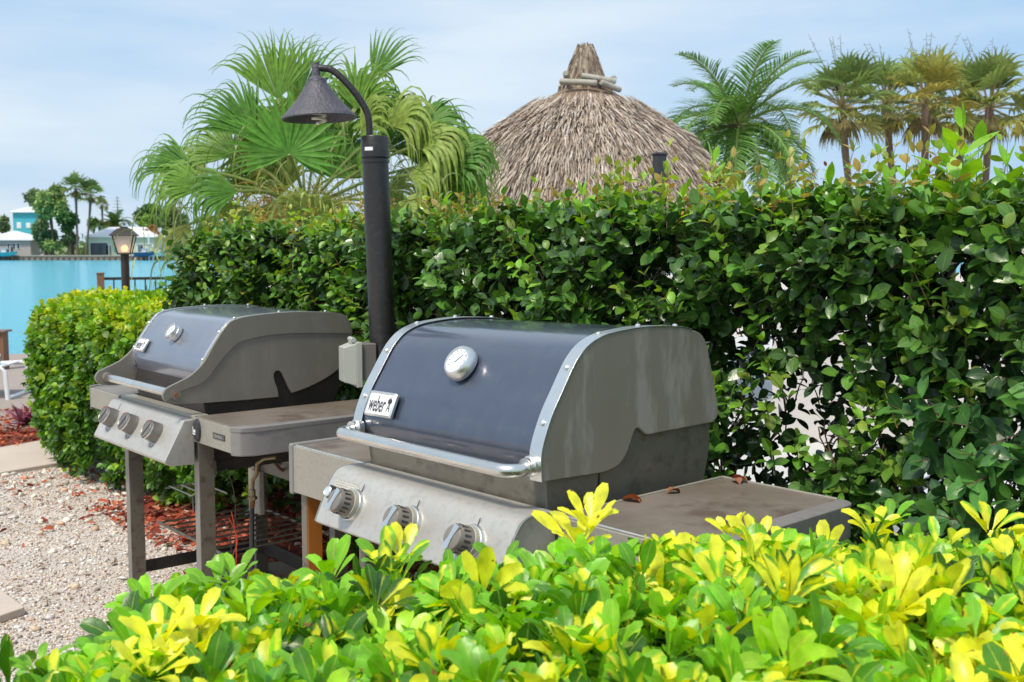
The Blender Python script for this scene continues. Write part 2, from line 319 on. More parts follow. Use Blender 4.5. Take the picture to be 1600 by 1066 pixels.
slab('far_shore', [(-1500, 231), (1500, 231), (1500, 3500), (-1500, 3500)], -2.4, .0, M('far_lawn', (.17, .26, .06), .95, var=(.08, .9, (.42, .36, .28))), kind='structure')
# R frame: the right grill's own axes, also the hedge's
AR, AL = R_(-47.9), R_(-49.8)
OR = np.array([.0958, 2.2333, 0.]); OL = np.array([-1.0918, 3.6042, 0.])
uR = np.array([math.cos(AR), math.sin(AR), 0]); vR = np.array([-math.sin(AR), math.cos(AR), 0])
uL = np.array([math.cos(AL), math.sin(AL), 0]); vL = np.array([-math.sin(AL), math.cos(AL), 0])
def PR(x, y, z=0): return OR+uR*x+vR*y+np.array([0, 0, z])
def PRn(x, y, z): return OR+np.outer(x, uR)+np.outer(y, vR)+np.outer(z, [0, 0, 1.])
def fr(pts): return [tuple(PR(*p)[:2]) for p in pts]
slab('terrace', fr([(-9, 2.6), (8, 2.6), (8, 14), (-9, 14)]), -.05, .012, m_terr, kind='structure')
slab('mulch_bed', fr([(-4.3, .78), (-2.2, .62), (2.6, .62), (2.6, 2.6), (-4.3, 2.6)]), -.05, .008, m_mulchg, kind='structure')
slab('path', [(-8.6, 5.1), (-3.29, 6.69), (-2.3, 8.0), (-1.2, 9.6), (-1.7, 10.4), (-3.3, 8.25), (-3.71, 7.56), (-9, 6.1)][:8], -.05, .03, m_conc, bevel=.008, kind='structure')
slab('mulch_border', [(-9, 6.1), (-3.75, 7.58), (-3.35, 8.2), (-2.6, 9.2), (-4.4, 9.35), (-9, 8.9)], -.05, .015, m_mulchg, kind='structure')
# deck of real boards
b = MB(); ax = np.array([.80, .60]); ay = np.array([-.60, .80])
bb = MB()
dm = Matrix(((ax[0], ay[0], 0, -7.2), (ax[1], ay[1], 0, 9.9), (0, 0, 1, 0), (0, 0, 0, 1)))
for i in range(46):
    y = -3.2+i*.145; bb.box(-3.6, 4.4, y, y+.128, .0, .032, 0, dm)
deck = bb.build('deck', m_deck, bevel=.004, kind='structure')
# stones: small gravel as one mass, larger pebbles too
ico_v = None
def stones(name, P, S, cols, mat, flat=.6, sub=1, **k):
    bm = bmesh.new(); bmesh.ops.create_icosphere(bm, subdivisions=sub, radius=1); v = np.array([x.co[:] for x in bm.verts]); f = np.array([[q.index for q in x.verts] for x in bm.faces]); bm.free()
    n = len(P); A = rand_dir(n); B = nrm(np.cross(A, rand_dir(n))); Cc = np.cross(A, B); nz = RNG.uniform(.78, 1.15, (n, len(v)))
    sc = np.stack([S, S*RNG.uniform(.6, 1, n), S*RNG.uniform(.35, .8, n)], 1)
    q = v[None]*nz[..., None]*sc[:, None, :]; W_ = q[..., 0:1]*A[:, None]+q[..., 1:2]*B[:, None]+q[..., 2:3]*Cc[:, None]; W_[..., 2] *= flat; W_ += P[:, None]
    F = (f[None]+(np.arange(n)*len(v))[:, None, None]).reshape(-1, 3)
    return npmesh(name, W_.reshape(-1, 3), F, mat, col=np.repeat(cols, len(v), 0), **k)
m_stone = M('stone', (.5, .45, .4), .8, attr='col', var=(60, .3, (.3, .26, .22)), bump=(120, .4))
n = 95000; X = RNG.uniform(-3.6, -.2, n); Y = 3.0+RNG.uniform(0, 1, n)**1.2*4.2; S = np.clip(RNG.lognormal(-5.3, .42, n), .003, .03); kp = X > -.52*Y-.1; X, Y, S = X[kp], Y[kp], S[kp]; n = len(X)
stones('gravel', np.stack([X, Y, S*.25], 1), S, pick([(.74, .68, .63), (.84, .80, .77), (.58, .46, .38), (.28, .21, .18), (.72, .56, .40), (.80, .74, .70)], n, .2), m_stone, sub=1, kind='stuff', label='pale shell gravel covering the ground left of the grills')
# larger pebbles towards the hedge foot: still beyond counting
n = 1100; X = RNG.uniform(-3.3, -.3, n); Y = RNG.uniform(3.6, 7.0, n); kp = (RNG.uniform(0, 1, n) < np.clip(.12+((Y-5.0)*.5+(X+2.2)*.2), .12, 1)); X = X[kp]; Y = Y[kp]; n = len(X); S = RNG.uniform(.012, .03, n)
stones('pebbles', np.stack([X, Y, S*.3], 1), S, pick([(.74, .67, .60), (.82, .76, .70), (.62, .40, .28), (.70, .54, .38), (.46, .40, .36), (.8, .72, .6)], n, .2), m_stone, sub=2, kind='stuff', label='rounded white and tan pebbles mixed with red bark near the shrub')
def chips(name, P, S, **k):
    n = len(P); D = nrm(np.stack([RNG.normal(size=n), RNG.normal(size=n), RNG.normal(size=n)*.25], 1)); Nn = nrm(np.array([0, 0, 1.])+RNG.normal(size=(n, 3))*.5)
    return leafobj(name, [strips(P, D, Nn, S, S*RNG.uniform(.12, .3, n), np.array([.7, 1, .9, .4]), pick([(.42, .085, .04), (.5, .13, .06), (.28, .05, .03), (.18, .045, .03), (.55, .2, .11)], n, .25), .3, 0, 1, .4)], m_thatch, **k)
n = 11000; xx = RNG.uniform(-4.3, 1.6, n); yy = RNG.uniform(.55, 2.5, n); p = PRn(xx, yy, RNG.uniform(.012, .04, n)); chips('bark_mulch', p, RNG.uniform(.02, .06, n), kind='stuff', label='shredded red bark mulch under the tall hedge')
n = 5200; X = RNG.uniform(-6.4, -2.7, n); Y = RNG.uniform(6.9, 9.4, n); kp = (Y > 7.62+(X+3.71)*.28) & ((X < -3.6) | (Y > 8.3+(X+3.2)*1.3)); chips('bark_mulch', np.stack([X, Y, RNG.uniform(.02, .05, n)], 1)[kp], RNG.uniform(.025, .07, n)[kp], kind='stuff', label='bright red bark mulch beyond the pale path')
n = 1500; X = RNG.uniform(-3.1, -.5, n); Y = RNG.uniform(4.6, 6.9, n); kp = RNG.uniform(0, 1, n) < np.clip((Y-4.9+(X+2)*.6)*.6, .05, 1); chips('bark_mulch', np.stack([X, Y, RNG.uniform(.01, .03, n)], 1)[kp], RNG.uniform(.02, .05, n)[kp], kind='stuff', label='scattered red bark chips on the pebbles behind the left grill')
m_leafdry = leafmat('dry_leaf', .7, .1, ribamt=0)
# pavers
slab('paving_slab', [(-3.0, 4.62), (-2.14, 4.32), (-1.94, 4.1), (-2.3, 3.4), (-3.0, 3.4)], 0, .035, m_conc, bevel=.006, label='grey concrete slab in the gravel at the left edge', cat='paving slab')
def LLp(pts): return [tuple((OL+uL*x+vL*y)[:2]) for x, y in pts]
m_tan = M('tan_slab', (.27, .21, .16), .85, var=(7, .7, (.2, .15, .11)), bump=(60, .4))
slab('paving_slab', LLp([(-.80, .34), (-.3, .34), (-.3, .82), (-.80, .82)]), 0, .05, m_tan, bevel=.006, label='brown stained slab under the rear legs of the left grill', cat='paving slab')

# ------------------------------------------------------------------ shared grill pieces
def bolt(mb, o, n, r=.006, mi=0):
    mb.lathe([(0, .0045), (r*.6, .004), (r, .002), (r, -.002)], 12, mi, frame_mat(o, n))
def badge(parent, origin, nrmal, wd, hg):
    m = frame_mat(origin, nrmal, (1, 0, 0)); b = MB(); r = .007; pts = []
    def rr(w_, h_, r_):
        return [(cx+r_*math.cos(R_(a+k*22.5)), cy+r_*math.sin(R_(a+k*22.5))) for cx, cy, a in ((w_-r_, h_-r_, 0), (-w_+r_, h_-r_, 90), (-w_+r_, -h_+r_, 180), (w_-r_, -h_+r_, 270)) for k in range(5)]
    b.prism(rr(wd/2, hg/2, r), 0, .007, 'Z', 0, m); b.prism(rr(wd/2-.006, hg/2-.006, r*.6), .0065, .0078, 'Z', 1, m)
    # the rim
    o1 = rr(wd/2, hg/2, r); i1 = rr(wd/2-.0045, hg/2-.0045, r*.7); n = len(o1)
    b.add([(x, y, .007) for x, y in o1]+[(x, y, .0105) for x, y in i1]+[(x*.97, y*.95, .007) for x, y in i1], [(i, (i+1) % n, n+(i+1) % n, n+i) for i in range(n)]+[(n+i, n+(i+1) % n, 2*n+(i+1) % n, 2*n+i) for i in range(n)], 0, m)
    v, f = text_geom('weber', 1, 1, .0); xs = [p[0] for p in v]; ys = [p[1] for p in v]; sx = (wd*.60)/(max(xs)-min(xs)); sy = (hg*.66)/(max(ys)-min(ys)); cx = (max(xs)+min(xs))/2; cy = (max(ys)+min(ys))/2
    b.add([((x-cx)*sx-wd*.10, (y-cy)*sy, .0084) for x, y, z in v], f, 2, m)
    # small kettle grill mark
    k = Matrix.Translation((wd*.33, hg*.04, .0084)); s = hg
    b.add([(s*.13*math.cos(a), s*.11+s*.12*math.sin(a), 0) for a in [2*math.pi*i/14 for i in range(14)]], [list(range(14))], 2, m @ k)
    b.add([(-s*.02, s*.22, 0), (s*.02, s*.22, 0), (s*.015, s*.28, 0), (-s*.015, s*.28, 0)], [(0, 1, 2, 3)], 2, m @ k)
    for q in (((-.02, 0), (.02, 0), (-.07, -.3), (-.11, -.3)), ((.0, 0), (.04, 0), (.12, -.3), (.08, -.3)), ((-.06, -.14), (.09, -.14), (.09, -.18), (-.07, -.18))):
        b.add([(x*s, y*s, 0) for x, y in q], [(0, 1, 2, 3)], 2, m @ k)
    return b.build('badge', [m_chrome, m_white, m_blackpl], parent)
def text_plate(mb, txt, m, wd, hg, mi, z):
    v, f = text_geom(txt, 1, 1, 0); xs = [p[0] for p in v]; ys = [p[1] for p in v]; cx = (max(xs)+min(xs))/2; cy = (max(ys)+min(ys))/2
    mb.add([((x-cx)*wd/(max(xs)-min(xs)), (y-cy)*hg/(max(ys)-min(ys)), z) for x, y, _ in v], f, mi, m)
def thermometer(parent, origin, nr, r, depth, flare=True):
    m = frame_mat(origin, nr, (1, 0, 0)); b = MB()
    if flare: prof = [(r*.8, 0), (r, depth*.15), (r*1.02, depth*.45), (r*.9, depth*.9), (r*.82, depth), (r*.76, depth), (r*.74, depth*.86)]
    else: prof = [(r*1.0, 0), (r, depth*.45), (r*.93, depth*.5), (r*.98, depth*.55), (r*.97, depth*.95), (r*.9, depth), (r*.8, depth), (r*.78, depth*.9)]
    b.lathe(prof, 36, 0, m); b.lathe([(0, depth*.88), (r*.78, depth*.88)], 36, 1, m)
    b.add([(-.0015, -r*.15, depth*.9), (.0015, -r*.15, depth*.9), (.0008, r*.5, depth*.9), (-.0008, r*.5, depth*.9)], [(0, 1, 2, 3)], 2, m @ Matrix.Rotation(-.7, 4, 'Z'))
    for k in range(9):
        q = m @ Matrix.Rotation(R_(-120+k*30), 4, 'Z'); b.add([(-.0008, r*.55, depth*.895), (.0008, r*.55, depth*.895), (.0008, r*.68, depth*.895), (-.0008, r*.68, depth*.895)], [(0, 1, 2, 3)], 2, q)
    return b.build('thermometer', [m_chrome, m_dial, m_blackpl], parent)

# ------------------------------------------------------------------ RIGHT GRILL
gr = empty('gas_grill', tuple(OR), AR, label='larger gas grill in front with dark slate lid and straight front bar handle', cat='gas grill', group='outdoor gas grills')
XL, XR = -.737, -.02
front = smooth_curve([(-.022, .952), (-.022, 1.017), (.007, 1.088), (.041, 1.141), (.074, 1.190), (.092, 1.212), (.118, 1.234), (.152, 1.250), (.20, 1.261), (.31, 1.269), (.43, 1.264), (.488, 1.255), (.529, 1.240), (.552, 1.21)], 5)
back = smooth_curve([(.552, 1.21), (.575, 1.13), (.595, 1.051), (.593, 1.03), (.578, 1.018), (.565, 1.016)], 4)[1:]
low = [(.45, 1.0155), (.330, 1.014)]+smooth_curve([(.318, 1.016), (.305, 1.026), (.290, 1.034), (.277, 1.028), (.262, 1.0), (.244, .972), (.218, .954), (.175, .946), (.119, .947)], 4)+[(.05, .9495), (-.012, .951)]
b = MB(); side = front+back+low
b.prism(side, XR-.012, XR, 'X'); b.prism(side, XL, XL+.012, 'X')
lid = b.build('lid', m_cast, gr, bevel=.003); lid.rotation_euler = (0, -.0150, 0); lid.location = (.0125, 0, 0)   # the hood sits a little crooked
b = MB(); ins = inset(front, .003); ins = smooth_curve([(.020, .948), (.003, .962), (-.009, .980), (-.0165, 1.003), (-.017, 1.024)], 4)+[p for p in ins if p[1] > 1.032 or p[0] > .05]; b.sheet(ins, XL+.004, XR-.004, -.004)
bp_ = inset(back, .003); b.sheet([ins[-1]]+bp_, XL+.004, XR-.004, -.004)
b.build('lid_panel', m_enamel, lid)
b = MB(); tr = front[:-10]
for x0, x1 in ((XR-.036, XR+.0015), (XL-.0015, XL+.036)): b.sheet(tr, x0, x1, .0025)
for y, z in ((-.022, .972), (.0, 1.078), (.074, 1.19), (.175, 1.256), (.31, 1.272), (.445, 1.266)):
    i = min(range(len(front)), key=lambda k: (front[k][0]-y)**2+(front[k][1]-z)**2); a, c = front[max(i-1, 0)], front[i+1]; d = Vector((c[0]-a[0], c[1]-a[1])).normalized()
    for x in (XR-.018, XL+.018): bolt(b, (x, front[i][0]-d.y*.004, front[i][1]+d.x*.004), (0, -d.y, d.x), .007)
b.build('trim', m_chrome, lid, bevel=.0008)
badge(lid, (-.622, -.0085-.004, 1.058+.004), (0, -.92, .39), .118, .066)
thermometer(lid, (-.378, .062, 1.172), (0, -.83, .56), .045, .034)
# handle
b = MB(); hy, hz = -.093, .978; x0, x1 = -.716, -.048; rr = .034
pts = [(x0+.012, -.015, hz+.008), (x0+.012, -.05, hz+.006)]
pts = [(-.682, -.018, .985), (-.683, -.045, .983)]+[(x0+rr*(1-math.sin(a))*.6-.0, hy+rr-rr*math.cos(a-math.pi/2)*0-rr*(1-math.cos(a)) if 0 else hy+rr*(1-math.sin(a)), hz+.002) for a in []]
def bend(xa, xs, sgn):
    return [(xa+sgn*rr*(1-math.cos(a)), hy+rr*(1-math.sin(a)), hz+.001) for a in [R_(k) for k in (0, 18, 36, 54, 72, 90)]]
pts = [(x0, -.016, .984), (x0, hy+rr+.012, .981)]+bend(x0, 0, 1)+bend(x1, 0, -1)[::-1]+[(x1, hy+rr+.012, .981), (x1, -.016, .984)]
b.tube(pts, .0152, 18)
for x in (x0, x1): b.tube([(x, -.021, .984), (x, -.036, .984), (x, -.04, .984)], [.023, .023, .019], 20, 1); b.tube([(x, -.047, .984), (x, -.05, .984)], [.019, .019], 20, 1)
b.build('handle', [m_rod, m_chrome], gr)
# cookbox
b = MB()
for (xa, xb, ya, yb, za, zb) in ((XL+.018, XR-.016, .004, .565, .865, 1.02),):
    v = [(xa+.006, ya+.01, za), (xb-.006, ya+.01, za), (xb-.006, yb, za), (xa+.006, yb, za), (xa, ya, .955), (xb, ya, .955), (xb, yb+.015, .955), (xa, yb+.015, .955), (xa, ya+.02, 1.03), (xb, ya+.02, 1.03), (xb, yb+.01, 1.03), (xa, yb+.01, 1.03)]
    b.add(v, [(3, 2, 1, 0)]+[(i+o, (i+1) % 4+o, (i+1) % 4+o+4, i+o+4) for o in (0, 4) for i in range(4)]+[(8, 9, 10, 11)])
b.box(XR-.019, XR-.0135, .17, .172, .87, .945, 1)
b.box(XL+.1, XR-.1, .05, .5, .70, .862, 1)
cb = b.build('cookbox', [m_body, m_dark], gr, bevel=.004)
# control panel
prof = [(.0, .887)]+smooth_curve([(-.045, .890), (-.078, .889), (-.098, .881), (-.112, .866), (-.125, .845), (-.143, .806), (-.161, .766), (-.162, .757), (-.15, .749)], 4)+[(.0, .745)]
b = MB(); b.prism(prof, -.712, -.004, 'X'); b.sheet([(.008, .8875), (.0, .887)]+prof[1:-1]+[(-.002, .7445)], -.006, .001, .003, 1); b.sheet([(.008, .8875), (.0, .887)]+prof[1:-1]+[(-.002, .7445)], -.717, -.710, .003, 1)
pn = b.build('control_panel', [m_panel, M('green_grey_edge', (.2, .225, .2), .5, .2, var=(9, .5, (.26, .27, .25)))], gr, bevel=.0015)
nn = Vector((0, -.917, .40)).normalized()
def slope(x, s):   # s metres down the face from its top
    return Vector((x, -.1165-s*.412, .8635-s*.911))
def knob_r(x, s):
    m = frame_mat(slope(x, s), nn, (1, 0, 0)); b = MB()
    b.lathe([(.042, -.002), (.042, .003), (.039, .009), (.035, .010)], 36, 1, m)
    b.lathe([(.0365, .006), (.036, .021), (.034, .022)], 36, 2, m)
    b.lathe([(.034, .020), (.0325, .026), (.030, .052), (.026, .059), (.020, .061), (0, .0615)], 36, 0, m)
    for k in range(16):
        q = m @ Matrix.Rotation(k*math.pi/8, 4, 'Z'); b.box(.0300, .0320, -.0026, .0026, .025, .049, 3, q)
    q = m @ Matrix.Rotation(-.35, 4, 'Z')
    b.prism([(-.009, .029), (.009, .029), (.0065, .010), (.006, -.006), (.0095, -.022), (.006, -.030), (-.006, -.030), (-.0095, -.022), (-.006, -.006), (-.0065, .010)], .058, .0635, 'Z', 1, q)
    for k in range(5):
        a = R_(-120+k*13); q2 = m @ Matrix.Rotation(a, 4, 'Z'); b.box(.0352, .0372, -.003, .003, .0095, .0175, 3, q2)
    b.build('control_knob', [m_knob, m_chrome, M('knob_dial', (.36, .35, .28), .4), m_blackpl], pn, bevel=.0006)
for x in (-.580, -.345, -.123): knob_r(x, .049)
m = frame_mat(slope(-.664, .034), nn); b = MB(); b.lathe([(.016, -.001), (.0175, .022), (.0145, .028)], 24, 0, m); b.lathe([(.0145, .028), (.0125, .030), (.0105, .0285)], 24, 1, m); b.lathe([(.0105, .0285), (0, .0285)], 24, 2, m); b.build('igniter_button', [m_blackpl, m_chrome, M('pale_blue_button', (.45, .55, .68), .3)], pn)
# faint printed instruction sticker: lines too worn to read
m_lab = bpy.data.materials.new('worn_sticker'); m_lab.use_nodes = True; t = m_lab.node_tree; bs = t.nodes['Principled BSDF']; bs.inputs['Roughness'].default_value = .5
tcn = t.nodes.new('ShaderNodeTexCoord'); sp = t.nodes.new('ShaderNodeSeparateXYZ'); t.links.new(tcn.outputs['Object'], sp.inputs[0])
wv = t.nodes.new('ShaderNodeMath'); wv.operation = 'PINGPONG'; wv.inputs[1].default_value = .0028; t.links.new(sp.outputs[2], wv.inputs[0])
gt = t.nodes.new('ShaderNodeMath'); gt.operation = 'GREATER_THAN'; gt.inputs[1].default_value = .0016; t.links.new(wv.outputs[0], gt.inputs[0])
nz = t.nodes.new('ShaderNodeTexNoise'); nz.inputs['Scale'].default_value = 260; t.links.new(tcn.outputs['Object'], nz.inputs[0])
g2 = t.nodes.new('ShaderNodeMath'); g2.operation = 'GREATER_THAN'; g2.inputs[1].default_value = .47; t.links.new(nz.outputs[0], g2.inputs[0])
mu = t.nodes.new('ShaderNodeMath'); mu.operation = 'MULTIPLY'; t.links.new(gt.outputs[0], mu.inputs[0]); t.links.new(g2.outputs[0], mu.inputs[1])
mxn = t.nodes.new('ShaderNodeMix'); mxn.data_type = 'RGBA'; mxn.inputs[6].default_value = (.5, .49, .44, 1); mxn.inputs[7].default_value = (.3, .26, .2, 1); t.links.new(mu.outputs[0], mxn.inputs[0]); t.links.new(mxn.outputs[2], bs.inputs['Base Color'])
b = MB(); m = frame_mat(slope(-.628, .010), nn); b.prism([(-.055, -.012), (.052, -.012), (.052, .004), (.03, .013), (-.055, .013)], .0003, .0009, 'Z', 0, m); b.build('sticker', m_lab, pn)
for x in (-.562, -.337, -.120): b = MB(); b.box(-.0012, .0012, -.011, .011, .0004, .0010, 0, frame_mat(slope(x, .003), nn) @ Matrix.Rotation(-.15, 4, 'Z')); b.build('pointer_mark', m_blackpl, pn)
# tables
def table_top(name_parts, parent, poly, z, th, skirt=None, endcap=None): ...
b = MB(); b.prism([(.004, .006), (.328, .004), (.328, .575), (.012, .585)], .862, .880, 'Z', 0)
b.box(.004, .335, .0, .006, .742, .8775, 1); b.box(.004, .33, .006, .012, .87, .882, 2)
b.box(.004, .328, .575, .583, .80, .8835, 1); b.box(.003, .012, .012, .58, .85, .884, 1)
st = b.build('side_table', [m_table, m_steeld, m_steel], gr, bevel=.003)
b = MB()
cap = smooth_curve([(.325, -.004), (.345, -.004), (.366, .01), (.372, .05), (.374, .29), (.372, .53), (.366, .575), (.345, .592), (.325, .592)], 4)
b.prism([(x, y) for x, y in cap], .80, .879, 'Z'); b.build('end_cap', m_tableplastic, st, bevel=.012, bseg=4)
b = MB(); b.prism([(-1.095, .006), (-.722, .006), (-.722, .58), (-1.095, .58)], .862, .880, 'Z', 0); b.box(-1.095, -.722, -.001, .006, .742, .879, 1); b.box(-1.095, -.722, .005, .011, .875, .8825, 2); b.box(-1.095, -.722, .575, .582, .80, .884, 1)
st = b.build('side_table', [m_table, m_steeld, m_steel], gr, bevel=.002)
b = MB(); b.box(-1.116, -1.094, -.006, .588, .735, .886); b.build('end_cap', m_tableplastic, st, bevel=.007, bseg=3)
# legs and frame
for (x, y) in ((-1.09, .02), (-.76, .0)): 
    b = MB(); b.box(x-.0, x+.03, y, y+.05, .0, .745 if x < -1 else .74, 0); b.box(x+.0305, x+.033, y+.002, y+.05, .0, .735, 1 if x < -1 else 0); b.build('leg', [m_leg, m_orange], gr, bevel=.003)
for (x, y) in ((-.05, .0), (-.05, .53), (-.72, .53)):
    b = MB(); b.box(x, x+.045, y+.0, y+.045, .0, .86); b.build('leg', m_leg, gr, bevel=.003)
b = MB(); b.box(-.73, -.0, .04, .56, .12, .15); b.box(-.70, -.02, .56, .572, .15, .80); b.build('base_shelf', m_leg, gr, bevel=.003)
b = MB(); b.box(-.715, -.722+.01, .01, .56, .72, .86); b.build('side_rail', m_leg, gr, bevel=.002)

# ------------------------------------------------------------------ LEFT GRILL
gl = empty('gas_grill', tuple(OL), AL, label='smaller gas grill behind on the left with curved side arms holding its rod handle', cat='gas grill', group='outdoor gas grills')
XL, XR = -.69, -.02
top = smooth_curve([(-.088, .931), (-.100, .942), (-.104, .960), (-.094, .978), (-.073, .989), (-.035, 1.004), (.001, 1.022), (.044, 1.060), (.087, 1.126), (.128, 1.180), (.159, 1.203), (.231, 1.216), (.373, 1.223), (.50, 1.219), (.579, 1.213), (.615, 1.200), (.635, 1.17), (.644, 1.13)], 5)
bot = smooth_curve([(.644, 1.13), (.640, 1.08), (.605, 1.02), (.543, .977), (.454, .942), (.383, .925)], 4)[1:]+smooth_curve([(.374, .94), (.352, .985), (.340, 1.006), (.326, 1.012), (.312, 1.004), (.312, .98), (.325, .94), (.327, .915)], 4)+[(.20, .9155), (.04, .919), (-.06, .925)]
b = MB(); side = top+bot
b.prism(side, XR-.010, XR, 'X'); b.prism(side, XL, XL+.010, 'X')
# raised rim along the outside of each side plate
inner = smooth_curve([(-.060, .957), (-.03, .972), (.042, .994), (.099, 1.055), (.149, 1.104), (.193, 1.128), (.304, 1.144), (.45, 1.143), (.644, 1.132)], 5)
rim = top[3:]+inner[::-1]
b.prism(rim, XR-.001, XR+.004, 'X'); b.prism(rim, XL-.004, XL+.001, 'X')
lid = b.build('lid', m_cast2, gl, bevel=.0035, bseg=3)
encl = [(.085, .925), (.058, .985)]+smooth_curve([(.042, 1.028), (.052, 1.066), (.089, 1.124), (.130, 1.178), (.160, 1.200), (.231, 1.213), (.373, 1.220), (.50, 1.216), (.579, 1.210), (.615, 1.197), (.634, 1.165), (.641, 1.12), (.636, 1.07)], 5)
b = MB(); b.sheet(encl, XL+.004, XR-.004, -.004); b.build('lid_panel', m_enamel2, lid)
b = MB(); tr = [(.05, 1.0)]+encl[2:-20]
for x0, x1 in ((XR-.024, XR-.008), (XL+.008, XL+.024)): b.sheet(tr, x0, x1, .004)
for i in (6, 14, 22, 30, 38, 46):
    if i+1 >= len(tr): continue
    a, c = tr[i-1], tr[i+1]; d = Vector((c[0]-a[0], c[1]-a[1])).normalized()
    for x in (XR-.015, XL+.015): bolt(b, (x, tr[i][0]-d.y*.006, tr[i][1]+d.x*.006), (0, -d.y, d.x), .006)
b.build('trim', m_chrome, lid, bevel=.0006)
badge(lid, (-.600, .052, 1.080), (0, -.84, .54), .092, .056)
thermometer(lid, (-.36, .092, 1.135), (0, -.83, .56), .031, .034, False)
b = MB(); b.tube([(XL+.008, -.060, .957), (XR-.008, -.060, .957)], .0150, 18); b.build('handle', m_rod, gl)
b = MB(); b.tube([(XL+.006, -.06, .957), (XL+.03, -.06, .957)], .0195, 18); b.tube([(XL-.006, -.06, .957), (XL+.002, -.06, .957)], [.0175, .019], 20, 0); b.build('handle_mount', m_cast2, gl)
b = MB(); b.tube([(XR-.03, -.06, .957), (XR-.006, -.06, .957)], .0195, 18)
b.tube([(XR-.002, -.06, .957), (XR+.006, -.06, .957)], [.019, .0175], 20, 0); b.tube([(XR+.006, -.06, .957), (XR+.0085, -.06, .957)], [.0085, .007], 14, 1)
b.build('handle_mount', [m_cast2, m_rust], gl)
# cookbox: dark tapering box under the lid
b = MB(); v = [(-.62, .09, .70), (-.06, .09, .70), (-.06, .5, .70), (-.62, .5, .70), (-.675, .045, .935), (-.035, .045, .935), (-.035, .60, .935), (-.675, .60, .935), (-.675, .06, .99), (-.035, .06, .99), (-.035, .635, 1.03), (-.675, .635, 1.03)]
b.add(v, [(3, 2, 1, 0)]+[(i+o, (i+1) % 4+o, (i+1) % 4+o+4, i+o+4) for o in (0, 4) for i in range(4)]+[(8, 9, 10, 11)]); b.build('cookbox', m_dark, gl, bevel=.004)
# top rail in front of lid, control panel
b = MB(); b.box(-.70, -.001, -.004, .05, .845, .881); b.build('front_rail', m_steeld, gl, bevel=.004)
prof = [(-.005, .868), (-.040, .866), (-.111, .735), (-.109, .727), (-.091, .715), (-.005, .711)]
b = MB(); b.prism([(y, z) for y, z in prof], -.700, -.001, 'X', 0)
pn = b.build('control_panel', m_panel, gl, bevel=.002)
nn = Vector((0, -.879, .476)).normalized()
def slL(x, s): return Vector((x, -.040-s*.477, .866-s*.879))
for x in (-.590, -.385, -.160):
    m = frame_mat(slL(x, .068), nn); b = MB()
    b.lathe([(.037, -.001), (.0365, .012), (.034, .036), (.0335, .043), (.0315, .046), (.0295, .0465)], 32, 0, m); b.lathe([(.0295, .0465), (.027, .044), (0, .0435)], 32, 0, m)
    b.lathe([(.0345, .036), (.0352, .039), (.0345, .042)], 32, 1, m); b.box(-.0035, .0035, -.027, .027, .0435, .0475, 0, m @ Matrix.Rotation(-.5, 4, 'Z'))
    b.prism([(.0318*math.cos(a), .0318*math.sin(a)) for a in [R_(k) for k in range(60, 131, 10)]]+[(.030*math.cos(a), .030*math.sin(a)) for a in [R_(k) for k in range(130, 59, -10)]], .0455, .0475, 'Z', 2, m)
    b.build('control_knob', [m_knob2, m_chrome, m_red], pn, bevel=.0008)
    b = MB(); b.tube([tuple(m @ Vector((.013*math.cos(a), -.040+.013*math.sin(a), .0012))) for a in [R_(k) for k in range(180, 361, 15)]], .0009, 6); b.build('printed_mark', m_boxd, pn)
b = MB(); b.box(-.0012, .0012, -.012, .012, .0003, .001, 0, frame_mat(slL(-.585, .016), nn)); b.build('printed_mark', m_boxd, pn)
# tables
poly = [(.004, .002), (.298, -.004), (.322, .01), (.345, .05), (.345, .42), (.325, .50), (.22, .62), (.15, .655), (.004, .66)]
b = MB(); b.prism(poly, .852, .880, 'Z', 0)
st = b.build('side_table', m_table, gl, bevel=.005)
b = MB(); b.box(.004, .290, -.008, .002, .792, .8765); b.build('front_plate', m_steeld, st, bevel=.002)
b = MB(); b.prism([(.290, -.010), (.305, -.009), (.330, .006), (.350, .045), (.352, .20), (.352, .44), (.335, .44), (.335, .06), (.315, .02), (.290, .012)], .785, .8685, 'Z'); b.prism([(.29, -.012), (.306, -.011), (.334, .006), (.353, .046), (.353, .42), (.33, .51), (.225, .628), (.15, .662), (.14, .65), (.30, .49), (.32, .41), (.32, .09), (.30, .05), (.29, .03)], .862, .8815, 'Z')
b.build('end_cap', m_tableplastic, st, bevel=.005, bseg=3)
b = MB(); b.lathe([(0, .012), (.020, .012), (.026, .008), (.028, 0)], 24, 0, Matrix.Translation((.038, -.008, .836)) @ Matrix.Rotation(R_(90), 4, 'X') @ Matrix.Diagonal((.95, 1.45, 1, 1)))
mm = Matrix.Translation((.036, -.0215, .833)) @ Matrix.Rotation(R_(90), 4, 'X'); b.prism([(-.009, .016), (-.005, .016), (-.004, -.006), (.012, -.007), (.011, -.011), (-.008, -.010)], 0, .001, 'Z', 1, mm); b.box(-.001, .012, -.003, .007, 0, .001, 1, mm)
b.build('igniter', [m_blackpl, m_white], st)
b = MB(); mm = Matrix.Translation((.205, -.0085, .836)) @ Matrix.Rotation(R_(90), 4, 'X'); b.box(-.044, .044, -.0095, .0095, 0, .002, 0, mm); text_plate(b, 'GENESIS I', mm, .074, .0105, 1, .0026); b.build('name_plate', [m_blackpl, m_steel], st)
b = MB(); b.prism([(-1.055, .012), (-1.04, -.002), (-.703, -.002), (-.703, .60), (-1.02, .60), (-1.055, .56)], .852, .880, 'Z', 0); b.box(-1.03, -.703, -.010, -.002, .795, .877, 1); st = b.build('side_table', [m_table, m_steeld], gl, bevel=.003)
